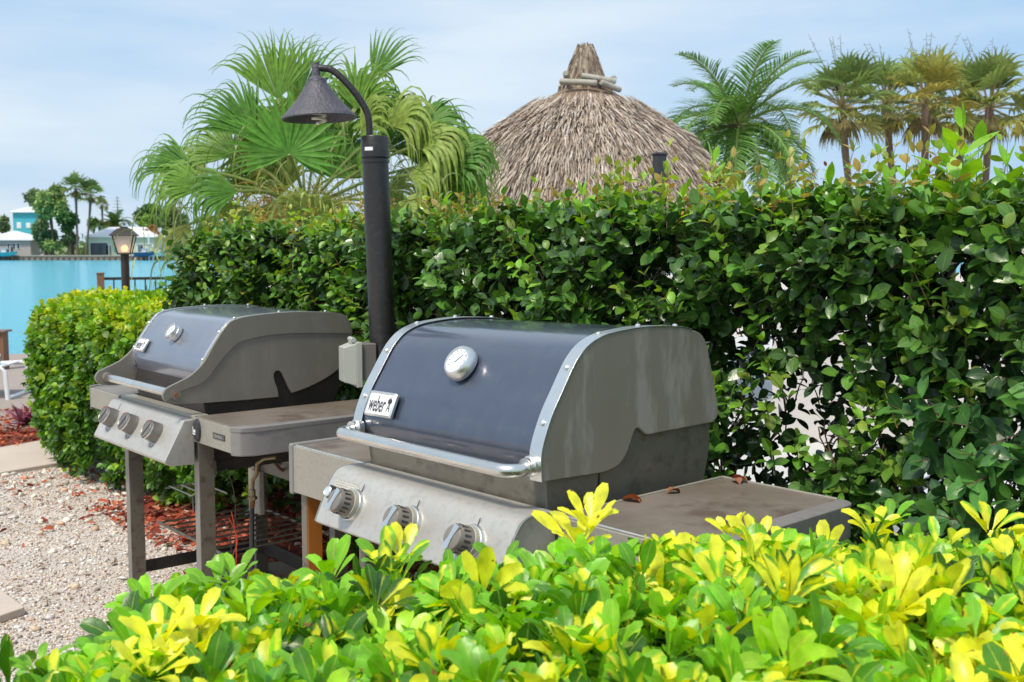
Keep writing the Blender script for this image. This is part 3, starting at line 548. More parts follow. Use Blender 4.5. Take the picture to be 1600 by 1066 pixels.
b = MB(); b.prism([(-1.028, -.012), (-1.04, -.010), (-1.066, .02), (-1.066, .56), (-1.04, .60), (-1.03, .59), (-1.05, .55), (-1.05, .03), (-1.028, .004)], .785, .884, 'Z'); b.build('end_cap', m_tableplastic, st, bevel=.003)
# legs
for x, y, mt in ((-.712, .012, m_leg), (-.046, .012, m_leg), (-.46, .47, m_leg), (-.712, .55, m_leg)):
    if (x, y) == (-.46, .47): x = -.05; y = .55
    b = MB(); b.box(x, x+.042, y, y+.055, .0, .85, 0); b.box(x+.002, x+.040, y-.0016, y, .02, .845, 1); b.build('leg', [m_leg, m_leg_lit], gl, bevel=.003)  # front skin in a paler copy: light on the front face painted in
b = MB(); b.box(-.6975, -.6905, .068, .548, .15, .20); b.box(-.03, -.023, .068, .548, .15, .20); b.box(-.669, -.052, .575, .583, .14, .20); b.build('frame_rail', m_dark, gl, bevel=.002)
b = MB(); b.box(-.668, -.052, .575, .583, .50, .64); b.build('back_panel', m_leg, gl, bevel=.003)
b = MB()
for k in range(9): x = -.63+k*.07; b.tube([(x, .12, .36), (x, .56, .36)], .0042, 6)
b.tube([(-.668, .12, .355), (-.052, .12, .355)], .006, 8); b.tube([(-.668, .55, .355), (-.052, .55, .355)], .006, 8)
b.build('wire_rack', m_leg, gl)
b = MB()
for k in range(3): y = .30+k*.05; b.tube([(-.98, y, .42), (-.74, y, .42)]+([(-.735, y, .36)] if k == 0 else []), .0035, 6)
b.tube([(-.98, .28, .416), (-.98, .46, .416)], .004, 6); b.tube([(-.71, .44, .416), (-.99, .44, .416)], .004, 6)
b.build('side_rack', m_steeld, gl)
# gas fittings under the table
b = MB(); b.box(-.06, .03, .22, .24, .50, .66, 0); b.build('heat_shield', m_steeld, gl, bevel=.004)
b = MB(); px_, py_ = -.02, .17
hx, hy2 = .10, .19
b.tube([(.0+.075, .19, .70), (.075, .19, .685), (.07, .19, .66), (.04, .19, .635), (.035, .19, .60)], .007, 10, 1); b.tube([(.035, .19, .60), (.035, .19, .56)], .011, 10, 1); b.tube([(.035, .19, .575), (.035, .19, .565)], .017, 6, 1); b.tube([(.035, .19, .56), (.03, .19, .535)], .0095, 10, 2)
b.tube([(.03, .19, .54), (.022, .19, .40), (.012, .19, .2), (.005, .2, .03)], .0085, 10, 0)
b.tube([(.075, .19, .70), (.13, .19, .725), (.2, .2, .74)], .006, 8, 1)
b.build('gas_hose', [m_blackpl, M('brass', (.35, .27, .16), .4, .7, var=(20, .6, (.2, .12, .07))), m_rust], gl)
b = MB(); b.tube(smooth_curve([(-.02, .12, .68), (-.012, .14, .6), (-.02, .15, .5), (-.005, .12, .42), (.0, .14, .3), (.03, .15, .2)], 5), .0018, 6, 0); b.tube(smooth_curve([(-.01, .13, .52), (.0, .14, .44), (.02, .13, .36), (.01, .13, .26), (.045, .14, .17)], 5), .0022, 6, 1); b.tube(smooth_curve([(-.01, .12, .5), (.012, .14, .42), (.005, .12, .34), (.03, .14, .22), (.06, .14, .15)], 5), .0018, 6, 1)
b.build('igniter_wires', [m_blackpl, M('red_wire', (.45, .05, .02), .5)], gl)
b = MB(); b.box(-.64, -.06, .1, .48, .662, .70); b.build('drip_tray', m_dark, gl)
b = MB(); b.box(-.10, -.02, .02, .09, .12, .165); b.build('battery_box', m_rust, gl, bevel=.004)

# ------------------------------------------------------------------ LAMP POST with outlet box
PX, PY = -.455, 3.70
lp = empty('lamp_post', (PX+.033, PY, 0), label='tall black post lamp between the grills with cone shade on a curved arm', cat='lamp post')
def lean(z): return (-.033*z/1.12, 0, z)
b = MB(); b.tube([lean(0), lean(.6), lean(1.2), lean(1.765)], .0455, 32); b.build('pole', m_pole, lp)
b = MB(); q = Vector(lean(1.765)); b.tube([q, q+Vector((0, 0, .004)), q+Vector((0, 0, .004)), q+Vector((-.001, 0, .072)), q+Vector((-.001, 0, .076))], [.047, .050, .0485, .0485, .046], 32)
b.tube([q+Vector((0, 0, -.014)), q+Vector((0, 0, -.006))], [.049, .049], 32)
b.build('collar', m_pole, lp)
b = MB()
for k in range(7):
    a0, a1 = R_(-128+k*5.2), R_(-128+(k+1)*5.2); z0, z1 = .024, .036; rr = .0495
    b.add([(q.x+rr*math.cos(a), q.y+rr*math.sin(a), q.z+z) for a, z in ((a0, z0), (a1, z0), (a1, z1), (a0, z1))], [(0, 1, 2, 3)])
b.build('sticker', m_white, lp)
tp = q+Vector((.0, 0, .076)); sc_px = 3.7/1650
def L2(px, py): return Vector(((px-800)*sc_px-(PX+.033), 0, 1.447+(392-py)*sc_px*1.0))
b = MB(); b.tube(smooth_curve([tuple(p) for p in (L2(580, 222), L2(580, 200), L2(577, 180), L2(566, 160), L2(553, 143), L2(538, 127), L2(524, 116), L2(512, 113), L2(498, 113))], 4), .0118, 16); b.build('arm', m_lampblk, lp)
b = MB(); c = L2(499, 113); mt = Matrix.Translation(c) @ Matrix.Rotation(R_(-3), 4, 'Y')
b.lathe([(0, .018), (.0135, .018), (.0145, .012), (.0145, -.026), (.022, -.031), (.033, -.038), (.035, -.05), (.037, -.054), (.072, -.105), (.113, -.150), (.124, -.160), (.128, -.169), (.126, -.173), (.122, -.170), (.11, -.158), (.068, -.112), (.030, -.058), (0, -.055)], 48, 0, mt); b.build('lamp_shade', m_shade, lp)
b = MB(); pts = []
for k in range(60):
    a = k*2*math.pi/16; rr = .022 if k < 48 else .022*(60-k)/12; pts.append(tuple(mt @ Vector((rr*math.cos(a), rr*math.sin(a), -.125-k*.0011))))
b.tube(pts, .0052, 8); b.tube([tuple(mt @ Vector((0, 0, -.055))), tuple(mt @ Vector((0, 0, -.122)))], .02, 14); b.build('bulb', m_bulb, lp)
# outlet box clamped to the pole
a_ = Vector((-.93, -.37, 0)).normalized(); s_ = Vector((-.37, .93, 0)).normalized(); 
bm_ = Matrix((a_, Vector((0, 0, 1)).cross(a_), Vector((0, 0, 1)))).transposed().to_4x4(); bm_.translation = Vector((lean(1.06)[0], 0, 1.062))
# local: x away from pole, y across, z up
b = MB(); b.box(.035, .088, -.045, .045, -.062, .065, 0, bm_); ob = b.build('outlet_box', m_boxd, lp, bevel=.004)
b = MB(); b.box(.088, .108, -.055, .055, -.085, .070, 0, bm_)
v = [(.108, -.05, -.078), (.108, .05, -.078), (.108, .05, .066), (.108, -.05, .066), (.150, -.038, -.066), (.150, .038, -.066), (.150, .038, .052), (.150, -.038, .052)]
b.add(v, [(0, 1, 2, 3), (4, 5, 6, 7)]+[(i, (i+1) % 4, 4+(i+1) % 4, 4+i) for i in range(4)], 0, bm_)
for y in (-.062, .03): pass
b.tube([tuple(bm_ @ Vector((.112, y, .078))) for y in (-.03, .03)], .009, 14); b.box(.098, .12, -.02, .02, .062, .078, 0, bm_)
b.box(.112, .126, -.058, -.05, -.05, .04, 0, bm_); b.tube([tuple(bm_ @ Vector((.119, -.058, z))) for z in (-.055, .045)], .0055, 10)
b.build('weather_cover', m_boxg, ob, bevel=.0025)

# dry leaves caught against the large grill's body
for (x, y, z, a, L_, c_, lb) in ((-.012, .20, .884, .4, .05, (.38, .13, .04), 'curled orange leaf lying where the large grill body meets its right shelf'), (.012, .33, .884, 1.3, .04, (.30, .12, .05), 'small brown leaf farther back along the right shelf of the large grill'), (.03, .56, .886, -.5, .045, (.26, .10, .06), 'reddish dry leaf at the back corner of the large grill right shelf')):
    P = PR(x+.02, y, z); d = uR*math.cos(a)+vR*math.sin(a)+np.array([0, 0, .25]); v_, f_, cc_, u_ = strips(np.zeros((2, 3)), np.stack([d, d+[.5, .3, .1]]), np.tile([0, 0, 1.], (2, 1))+RNG.normal(size=(2, 3))*.2, L_, L_*.28, LEAFW, np.tile(c_, (2, 1)), 1.2, .2, 1, .5)
    o = npmesh('fallen_leaf', v_, f_, m_leafdry, col=cc_, luv=u_, label=lb, cat='leaf', group='dry leaves on the large grill'); o.location = tuple(P)

# ------------------------------------------------------------------ TALL HEDGE
hedge = empty('hedge', tuple(PR(-1.5, 1.3)), AR, label='tall dark green clipped hedge running behind both grills with leggy bare right base', cat='hedge')
hedge.location = (0, 0, 0); hedge.rotation_euler = (0, 0, 0)
def wob(x, s=1.): return .045*np.sin(x*2.3*s+.6)+.03*np.sin(x*5.1*s+2)+.02*np.sin(x*11*s)
dk = [(.022, .062, .015), (.034, .090, .019), (.014, .043, .014), (.06, .15, .024), (.11, .25, .034)]
dp = [.3, .28, .2, .16, .06]
HT = 1.475; Y0h, Y1h, X0h, X1h = .86, 1.85, -3.50, 1.75
parts = []; sp_ = []
def thin(x, z):      # how leafy the face is: the right base is open
    o = np.ones_like(x); k = (x > -.8) & (z < 1.12) & (z > .32)
    o[k] = .62; o[(x > -.95) & (x < -.25) & (z > .42) & (z < .8)] = .75; k = (x > -.3) & (z < 1.0) & (z > .35); o[k] = .55; o[(np.sin(x*9+z*4)*np.sin(z*11-x*3) > .22) & (z < 1.12) & (z > .4) & (x > -.75)] *= .12; o[(x < -1.1) & (z < .42+.08*np.sin(x*7))] = .04; return o
n = 6800; x = RNG.uniform(X0h, X1h, n); z = RNG.uniform(.06, HT, n); dep = RNG.exponential(.05, n); y = Y0h+wob(x)+.05*np.sin(z*7+x*3)+dep+.04*np.clip((z-1.3)/.2, 0, 1)
# density: nearer (right) twigs hold fewer, bigger leaves
cn = noise2(x, z, 14, 3); y = y-.045*cn; kp = (RNG.uniform(0, 1, n) < thin(x, z)) & (RNG.uniform(0, 1, n) < np.clip(.62+.62*cn, .08, 1)); x, y, z, cn = x[kp], y[kp], z[kp], cn[kp]; n = len(x)
D = nrm(-vR*1+np.array([0, 0, .75])+RNG.normal(size=(n, 3))*.5); 
pale_twigs = (RNG.uniform(0, 1, n) < np.clip(.10+.22*noise2(x, z, 5, 8), .02, .6))  # clumps of twigs with lighter green leaves
base = pick(dk, n, .2, dp); base[pale_twigs] = pick([(.10, .27, .035), (.14, .33, .04)], int(pale_twigs.sum()), .2)
parts += twigs(PRn(x, y, z), D, 8, RNG.uniform(.09, .16, n), .058, .0195, dk, cols_by=base, tipcol=(.11, .25, .035), tipamt=.3, droop=.25)
sp_ += stems(PRn(x, y, z), D, .15, .0014, (.16, .09, .05))
# inner and back foliage that closes the hedge
n = 4200; x = RNG.uniform(X0h, X1h, n); z = RNG.uniform(.06, HT, n); y = RNG.uniform(Y0h+.15, Y1h, n); kp = RNG.uniform(0, 1, n) < np.where(thin(x, z) < 1, thin(x, z)*.8, 1); x, y, z = x[kp], y[kp], z[kp]; n = len(x)
D = nrm(np.array([0, 0, .5])+RNG.normal(size=(n, 3))); parts += twigs(PRn(x, y, z), D, 8, .15, .066, .021, dk, dp)
# top
n = 3300; x = RNG.uniform(X0h, X1h, n); y = RNG.uniform(Y0h, Y1h, n); z = HT+.02+.035*noise2(x, y, 8, 5)+.03*np.clip((x+1)/1.5, 0, 1)-RNG.exponential(.03, n)
D = nrm(np.array([0, 0, 1.])+RNG.normal(size=(n, 3))*.5); parts += twigs(PRn(x, y, z), D, 8, RNG.uniform(.06, .12, n), .054, .018, dk+[(.13, .33, .04)], [.24, .24, .14, .18, .1, .1], tipcol=(.16, .36, .04), tipamt=.4)
# left end
n = 900; y = RNG.uniform(Y0h, Y1h, n); z = RNG.uniform(.1, HT, n); x = X0h+RNG.exponential(.05, n)-.05; D = nrm(-uR+np.array([0, 0, .6])+RNG.normal(size=(n, 3))*.5); parts += twigs(PRn(x, y, z), D, 8, .12, .056, .016, dk, dp, tipcol=(.16, .36, .04), tipamt=.35)
leafobj('foliage', parts, m_leaf, hedge)
# young shoots: bright, reaching out of the face and above the top
parts = []
n = 400; x = X0h+(X1h-X0h)*RNG.uniform(0, 1, n)**.75; y = RNG.uniform(Y0h, Y0h+.5, n); z = HT+RNG.uniform(.0, .05, n); D = nrm(np.array([0, 0, 1.])+RNG.normal(size=(n, 3))*.22)
TL = RNG.uniform(.05, .19, n)*(1+.5*(x > -.9)); parts += twigs(PRn(x, y, z), D, 10, TL, .043, .0125, [(.22, .46, .04), (.16, .40, .04), (.30, .50, .05), (.34, .33, .06)], tipcol=(.42, .26, .07), tipamt=.3, spread=.7, droop=.2); sp_ += stems(PRn(x, y, z), D, TL*1.05, .0016, (.3, .22, .08))
n = 620; x = RNG.uniform(X0h, X1h, n); z = RNG.uniform(.35, HT, n); y = Y0h+wob(x)-.02+0*x; D = nrm(-vR*.6+np.array([0, 0, 1.])+RNG.normal(size=(n, 3))*.3); TL = RNG.uniform(.08, .16, n)
parts += twigs(PRn(x, y, z), D, 8, TL, .046, .0145, [(.14, .34, .035), (.2, .42, .04), (.10, .26, .03)], tipcol=(.3, .3, .05), tipamt=.15, spread=.8); sp_ += stems(PRn(x, y, z), D, TL, .0018, (.24, .14, .07))
# tiny red-brown buds
n = 170; x = RNG.uniform(X0h, X1h, n); y = RNG.uniform(Y0h-.02, Y0h+.5, n); z = HT+RNG.uniform(-.02, .16, n); D = nrm(np.array([0, 0, 1.])+RNG.normal(size=(n, 3))*.3)
parts += twigs(PRn(x, y, z), D, 8, .05, .020, .005, [(.42, .2, .07), (.5, .32, .08), (.3, .12, .06)], spread=.8, droop=.1); sp_ += stems(PRn(x, y, z)-np.array([0, 0, .12]), np.tile([0, 0, 1.], (n, 1)), .16, .0013, (.26, .14, .08))
# a few strong shoots on the right, one very tall and broad-leaved
P = []; Dv = []; TLs = []
for px, D0, ztip in ((1500, 2.55, 1.76), (1488, 2.6, 1.70), (1515, 2.6, 1.72), (1120, 3.0, 1.72), (1430, 2.7, 1.66), (1385, 2.7, 1.64), (1575, 2.45, 1.66), (1290, 2.8, 1.64), (915, 3.4, 1.64), (690, 4.0, 1.64)):
    X_ = (px-800)/1650*D0; P.append((X_, D0, HT-.02)); Dv.append((.04*random.uniform(-2, 3), .02, 1)); TLs.append(ztip-HT)
P = np.array(P); Dv = nrm(np.array(Dv)); TLs = np.array(TLs)*1.1
parts += twigs(P, Dv, 10, TLs, np.where(np.arange(len(P)) < 3, .105, .075), np.where(np.arange(len(P)) < 3, .024, .017), [(.17, .42, .035), (.22, .48, .04)], tipcol=(.3, .55, .05), tipamt=.3, spread=.42, droop=.05); sp_ += stems(P, Dv, TLs*1.1, .0025, (.2, .3, .06))
leafobj('young_shoots', parts, m_leaf2, hedge)
# broad glossy leaves of the nearest branch at the right edge
parts = []
n = 130; x = RNG.uniform(.25, .8, n); z = RNG.uniform(.55, 1.15, n); y = RNG.uniform(.72, .95, n); kp = (x-.2)*.9+RNG.uniform(0, .25, n) > .32*(1+abs(z-.88)); x, y, z = x[kp], y[kp], z[kp]; n = len(x); D = nrm(-vR*.9+np.array([0, 0, .4])-uR*.4+RNG.normal(size=(n, 3))*.4)
parts += twigs(PRn(x, y, z), D, 8, .13, .072, .023, [(.035, .11, .035), (.05, .15, .04), (.09, .25, .05)], tipcol=(.12, .3, .05), tipamt=.25); sp_ += stems(PRn(x, y, z), D, .15, .002, (.18, .1, .06))
n = 120; x = RNG.uniform(-1.0, .5, n); z = RNG.uniform(.35, .75, n); y = RNG.uniform(.74, .95, n); D = nrm(-vR*.7+np.array([0, 0, .6])+RNG.normal(size=(n, 3))*.5); parts += twigs(PRn(x, y, z), D, 8, .12, .062, .020, [(.035, .11, .03), (.05, .15, .035), (.10, .28, .05)], tipcol=(.18, .4, .05), tipamt=.25); sp_ += stems(PRn(x, y, z), D, .14, .002, (.18, .1, .06))
leafobj('near_leaves', parts, m_leaf, hedge)
leafobj('twigs', sp_, m_stem, hedge)
# woody stems: forking from the base
def fork(p, d, L, r, depth):
    pts = [p]; dd = Vector(d)
    for k in range(4):
        dd = (dd+Vector((random.uniform(-.28, .28), random.uniform(-.28, .28), random.uniform(-.1, .2)))).normalized(); pts.append(pts[-1]+dd*L/4)
    b.tube(pts, [r*(1-.09*k) for k in range(5)], 7, cap=False)
    if depth:
        for _ in range(random.choice((2, 2, 3))): fork(pts[random.choice((3, 4))], (dd+Vector((random.uniform(-.8, .8), random.uniform(-.8, .8), random.uniform(-.1, .5)))).normalized(), L*random.uniform(.6, .85), r*.62, depth-1)
for k in range(26):
    b = MB()
    x = -3.35+k*.197+random.uniform(-.06, .06); y = random.uniform(1.12, 1.5); fork(Vector(PR(x, y-(.12 if x > -1 else 0), 0)), (random.uniform(-.4, .4), random.uniform(-.4, .3), 1), .42, random.uniform(.013, .022)*(1.25 if x > -1 else 1), 4 if x > -1.3 else 2); b.build('stem', m_branch, hedge)

# ------------------------------------------------------------------ CLIPPED SHRUB, left
shrub = empty('clipped_shrub', (0, 0, 0), label='clipped shrub left of the smaller grill, sunlit top tinted lime and yellow', cat='shrub')
fp = np.array([(-3.62, 8.55), (-3.24, 7.55), (-2.70, 6.62), (-1.9, 5.95), (-1.1, 5.45)]); seg = np.diff(fp, axis=0); sl = np.hypot(*seg.T); cs = np.concatenate([[0], np.cumsum(sl)])
def along(s):
    i = np.clip(np.searchsorted(cs, s)-1, 0, len(seg)-1); tt = (s-cs[i])/sl[i]; p = fp[i]+seg[i]*tt[:, None]; nn_ = nrm(np.stack([seg[i][:, 1], -seg[i][:, 0]], 1)); return p, nn_   # outward: towards the camera side
gy = [(.10, .25, .022), (.07, .19, .02), (.17, .36, .03), (.045, .12, .018), (.3, .44, .035)]
parts = []; ZT = 1.045
n = 5200; s = RNG.uniform(0, cs[-1], n); p, nn_ = along(s); nn_ = -nn_ if (nn_[0] @ np.array([0, -1.])) < 0 else nn_
z = RNG.uniform(.0, 1, n)**.8*ZT; bul = .10*np.sin(np.clip(z/ZT, 0, 1)*math.pi)**.5+.05*np.sin(s*4+z*3); dep = RNG.exponential(.045, n); q = p+nn_*(bul-dep-.07*(z > .98))[:, None]
cn = noise2(s, z, 13, 4); q = q+nn_*(.04*cn)[:, None]; kp = (RNG.uniform(0, 1, n) < np.where(z < .22, .45, 1)*np.clip(.65+.6*cn, .1, 1)); P = np.concatenate([q, z[:, None]], 1)[kp]; n3 = np.concatenate([nn_, np.zeros((n, 1))], 1)[kp]; n = len(P)
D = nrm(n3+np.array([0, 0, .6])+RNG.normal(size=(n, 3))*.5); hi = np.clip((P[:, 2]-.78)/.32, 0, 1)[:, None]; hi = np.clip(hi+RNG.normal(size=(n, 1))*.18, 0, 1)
c0 = pick(gy, n, .2, [.3, .3, .1, .27, .03]); c1 = pick([(.26, .48, .02), (.38, .54, .022), (.18, .40, .02), (.55, .60, .02)], n, .15)  # lime and yellow of the upper leaves also stand for sun on the top
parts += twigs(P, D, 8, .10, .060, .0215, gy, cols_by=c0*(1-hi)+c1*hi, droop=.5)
n = 3600; s = RNG.uniform(0, cs[-1], n); p, nn_ = along(s); nn_ = -nn_ if (nn_[0] @ np.array([0, -1.])) < 0 else nn_; back_ = RNG.uniform(-.03, 1.15, n); q = p-nn_*back_[:, None]; z = ZT+.02*np.sin(s*5+back_*4)+.0-.06*np.clip(.12-back_, 0, .2)/.1-RNG.exponential(.02, n)
P = np.concatenate([q, z[:, None]], 1); D = nrm(np.array([0, 0, 1.])+RNG.normal(size=(n, 3))*.55); yl = np.sin(s*2.2+back_*3)+RNG.normal(size=n)*.7
c = pick([(.26, .48, .02), (.38, .54, .02), (.2, .42, .02)], n, .15); k = yl > .35; c[k] = pick([(.62, .64, .02), (.5, .58, .02), (.7, .66, .03)], int(k.sum()), .12)  # top leaf colours carry the sunlight along with their own yellow
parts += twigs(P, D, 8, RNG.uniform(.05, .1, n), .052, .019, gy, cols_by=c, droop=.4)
# left end and body
n = 1300; z = RNG.uniform(.05, ZT, n); tt = RNG.uniform(0, 1.1, n); e = nrm(np.array([[.6, -.8]]))[0]; q = fp[0]+np.outer(tt, -(-np.array([seg[0][1], -seg[0][0]])/sl[0]) if False else np.array([.9, .42]))+np.outer(RNG.exponential(.04, n)-.06, [.3, -.95]); P = np.concatenate([q, z[:, None]], 1); D = nrm(np.array([-.7, .5, .5])+RNG.normal(size=(n, 3))*.5); parts += twigs(P, D, 8, .1, .05, .017, gy, [.3, .3, .1, .27, .03])
n = 2300; s = RNG.uniform(0, cs[-1], n); p, nn_ = along(s); nn_ = -nn_ if (nn_[0] @ np.array([0, -1.])) < 0 else nn_; q = p-nn_*RNG.uniform(.12, 1.1, n)[:, None]; P = np.concatenate([q, RNG.uniform(.1, ZT-.05, n)[:, None]], 1); parts += twigs(P, nrm(RNG.normal(size=(n, 3))+[0, 0, .4]), 6, .12, .06, .022, gy, [.3, .3, .1, .27, .03])
leafobj('foliage', parts, m_leaf2, shrub)
for k in range(9):
    b = MB(); p = fp[0]+(fp[-1]-fp[0])*(k+.5)/9+np.array([.35, .35]); b_ = Vector((p[0], p[1], 0)); fork(b_, (random.uniform(-.3, .3), random.uniform(-.3, .3), 1), .35, .016, 2); b.build('stem', m_branch, shrub)

# ------------------------------------------------------------------ NEAR VARIEGATED HEDGE
near = empty('variegated_hedge', (0, 0, 0), label='low hedge of glossy green and yellow leaves along the bottom foreground', cat='hedge')
parts = []; st_ = []
def rosettes(P, up, nl, LL, LW, col, var, tilt):
    n = len(P); up = nrm(up); a = nrm(np.cross(up, rand_dir(n))); b_ = np.cross(up, a)
    for j in range(nl):
        ph = j*2*math.pi/nl+RNG.uniform(-.25, .25, n); out = a*np.cos(ph)[:, None]+b_*np.sin(ph)[:, None]; tl = tilt+RNG.uniform(-.22, .3, n)
        d = nrm(out*np.cos(tl)[:, None]+up*np.sin(tl)[:, None]); nn_ = nrm(up*np.cos(tl)[:, None]-out*np.sin(tl)[:, None]+RNG.normal(size=(n, 3))*.12)
        s = RNG.uniform(.75, 1.15, n); c = col*(1+RNG.uniform(-.15, .15, (n, 1)))
        parts.append(strips(P+d*.012, d, nn_, LL*s, LW*s*RNG.uniform(.85, 1.15, n), OBOV, c, RNG.uniform(.1, .9, n), .15, 1, RNG.uniform(.12, .5, n), var+RNG.uniform(-.12, .12, n)))
def ztop(x, y): return .905+.03*np.clip(x*2.5, 0, 1)+.02*np.sin(x*5+1)+.015*np.sin(y*9+x*3)-.25*np.clip((-.50-x)/.36, 0, 1)**1.2+.012*np.clip(x, 0, 1)-.05*np.clip((y-(yfar(x)-.18))/.18, 0, 1)
def yfar(x): return 1.66+.18*np.clip(x/.6, 0, 1)
for layer, (cnt, dz, sc) in enumerate(((2000, 0, 1.), (1700, .045, 1.), (1200, .10, 1.05), (800, .17, 1.15))):
    x = RNG.uniform(-1.0, 1.75, cnt); y = .62+RNG.uniform(0, 1, cnt)*(yfar(x)-.62); z = ztop(x, y)-dz+RNG.normal(size=cnt)*.014
    kp = ~((x < -.66) & (y > 1.25+(x+.66)*1.2+.25)); x, y, z = x[kp], y[kp], z[kp]; n = len(x)
    up = np.array([0, -.18, 1.])+RNG.normal(size=(n, 3))*.33
    g = pick([(.17, .45, .02), (.25, .58, .022), (.09, .29, .018), (.04, .145, .018), (.38, .66, .026)], n, .12, [.28, .28, .16, .12, .16])
    f = 1.8*x/np.maximum(y, .5)  # angular-ish position: yellow patches belong to particular branches
    yv = np.where(x > .2, .55, np.where(x > -.1, .40, .24))+.16*np.sin(x*9+y*7)+RNG.normal(size=n)*.24+.40*np.exp(-((x+.42)**2+(y-1.15)**2)/.03)
    rosettes(np.stack([x, y, z], 1), up, 8, .059*sc*RNG.uniform(.65, 1.25, n), (.0118*sc), g, np.clip(yv, 0, 1), RNG.uniform(.35, 1.1, n))
    st_ += stems(np.stack([x, y, z-.12], 1), np.tile([0, 0, 1.], (n, 1)), .125, .0022, (.16, .3, .04))
# far and left faces hanging lower
n = 420; x = RNG.uniform(-.9, 1.75, n); y = yfar(x)-.02-RNG.exponential(.03, n); z = RNG.uniform(.45, .86, n)-.3*np.clip((-.46-x)/.3, 0, 1); rosettes(np.stack([x, y, z], 1), np.array([0, .8, .6])+RNG.normal(size=(n, 3))*.3, 6, .068, .016, pick([(.12, .36, .018), (.075, .25, .018)], n), np.full(n, .3), np.full(n, .5))
n = 300; y = RNG.uniform(.6, 1.6, n); x = -.80+RNG.exponential(.03, n)+.0*y; z = RNG.uniform(.5, .84, n); rosettes(np.stack([x, y, z], 1), np.array([-.8, 0, .6])+RNG.normal(size=(n, 3))*.3, 6, .068, .016, pick([(.12, .36, .018), (.075, .25, .018)], n), np.full(n, .3), np.full(n, .5))
# individual taller shoots seen against the grills: (pixel x, pixel y of the crown, distance, yellow)
for px, py, D0, yv, LLk in ((905, 830, 1.72, .9, .105), (925, 800, 1.74, .85, .09), (1190, 835, 1.75, .9, .085), (1150, 815, 1.8, .7, .06), (1375, 812, 1.82, .8, .075), (1400, 800, 1.84, .4, .07), (600, 870, 1.62, .5, .085), (625, 850, 1.64, .85, .07), (330, 905, 1.6, .15, .08), (360, 890, 1.62, .12, .075), (510, 885, 1.6, .12, .085), (225, 930, 1.55, .12, .085), (235, 985, 1.3, .95, .075), (290, 960, 1.34, .95, .085), (300, 1000, 1.3, .9, .08), (215, 1030, 1.25, .9, .07), (1560, 810, 1.85, .8, .08), (780, 870, 1.68, .3, .07), (700, 895, 1.62, .2, .075), (40, 1030, 1.42, .1, .06), (1050, 850, 1.75, .6, .07), (1300, 850, 1.7, .8, .08), (1480, 845, 1.7, .7, .08)):
    P = np.array([[(px-800)/1650*D0, D0, 1.447-(py-392)/1650*D0*1.02-.03]]); LLk *= .72; rosettes(P, np.array([[random.uniform(-.3, .3), -.2, 1.]]), 8, LLk, LLk*.18, pick([(.15, .42, .02), (.2, .48, .02)], 1), np.array([yv]), np.array([.75])); st_ += stems(P-np.array([[0, 0, .2]]), np.array([[0, 0, 1.]]), .2, .003, (.16, .3, .04))
leafobj('foliage', parts, m_veg, near); leafobj('stems', st_, m_stem, near)
for k in range(22): b = MB(); fork(Vector((-.75+k*.11, random.uniform(.9, 1.5), 0)), (random.uniform(-.2, .2), random.uniform(-.2, .2), 1), .34, .011, 2); b.build('stem', m_branch, near)

# ------------------------------------------------------------------ PALMS
FANW = np.array([.04, .22, .44, .68, .9, 1., .9, .7, .48, .3, .18, .08])
def fan(parts, hub, d, nn_, R, nseg, spread, droop, col, t0=.5, wk=1., jl=.12, colj=.15):
    d = np.array(d, float); d /= np.linalg.norm(d); nn_ = np.array(nn_, float); nn_ -= d*(nn_ @ d); nn_ /= np.linalg.norm(nn_); s = np.cross(nn_, d)
    a = np.linspace(-spread, spread, nseg)+RNG.normal(size=nseg)*.02; D = np.outer(np.cos(a), d)+np.outer(np.sin(a), s)+np.outer(.10*(np.arange(nseg) % 2), nn_); L = R*(.62+.38*np.cos(a*.55))*(1+RNG.uniform(-jl, jl, nseg)); W = np.full(nseg, R*.46*(2*spread/nseg)*.5*wk)
    c = np.array(col)[None]*(1+RNG.uniform(-colj, colj, (nseg, 1)))
    parts.append(strips(np.tile(hub, (nseg, 1)), D, np.tile(nn_, (nseg, 1))+RNG.normal(size=(nseg, 3))*.06, L, W*1.75, FANW, c, droop*4.*RNG.uniform(.4, 1.6, nseg), t0, .7, .35))
palm = empty('fan_palm', (0, 0, 0), label='large fan palm with drooping split leaf tips behind the black lamp post', cat='palm tree')
DP = 8.0; kP = DP/1650
def W8(px, py, dy=0): return np.array([(px-800)*kP*(DP+dy)/DP, DP+dy, 1.447+(392-py)*kP*(DP+dy)/DP])
parts = []; crown = W8(480, 330)
g1, g2, g3 = (.075, .20, .02), (.13, .26, .03), (.24, .33, .065)
b = MB()
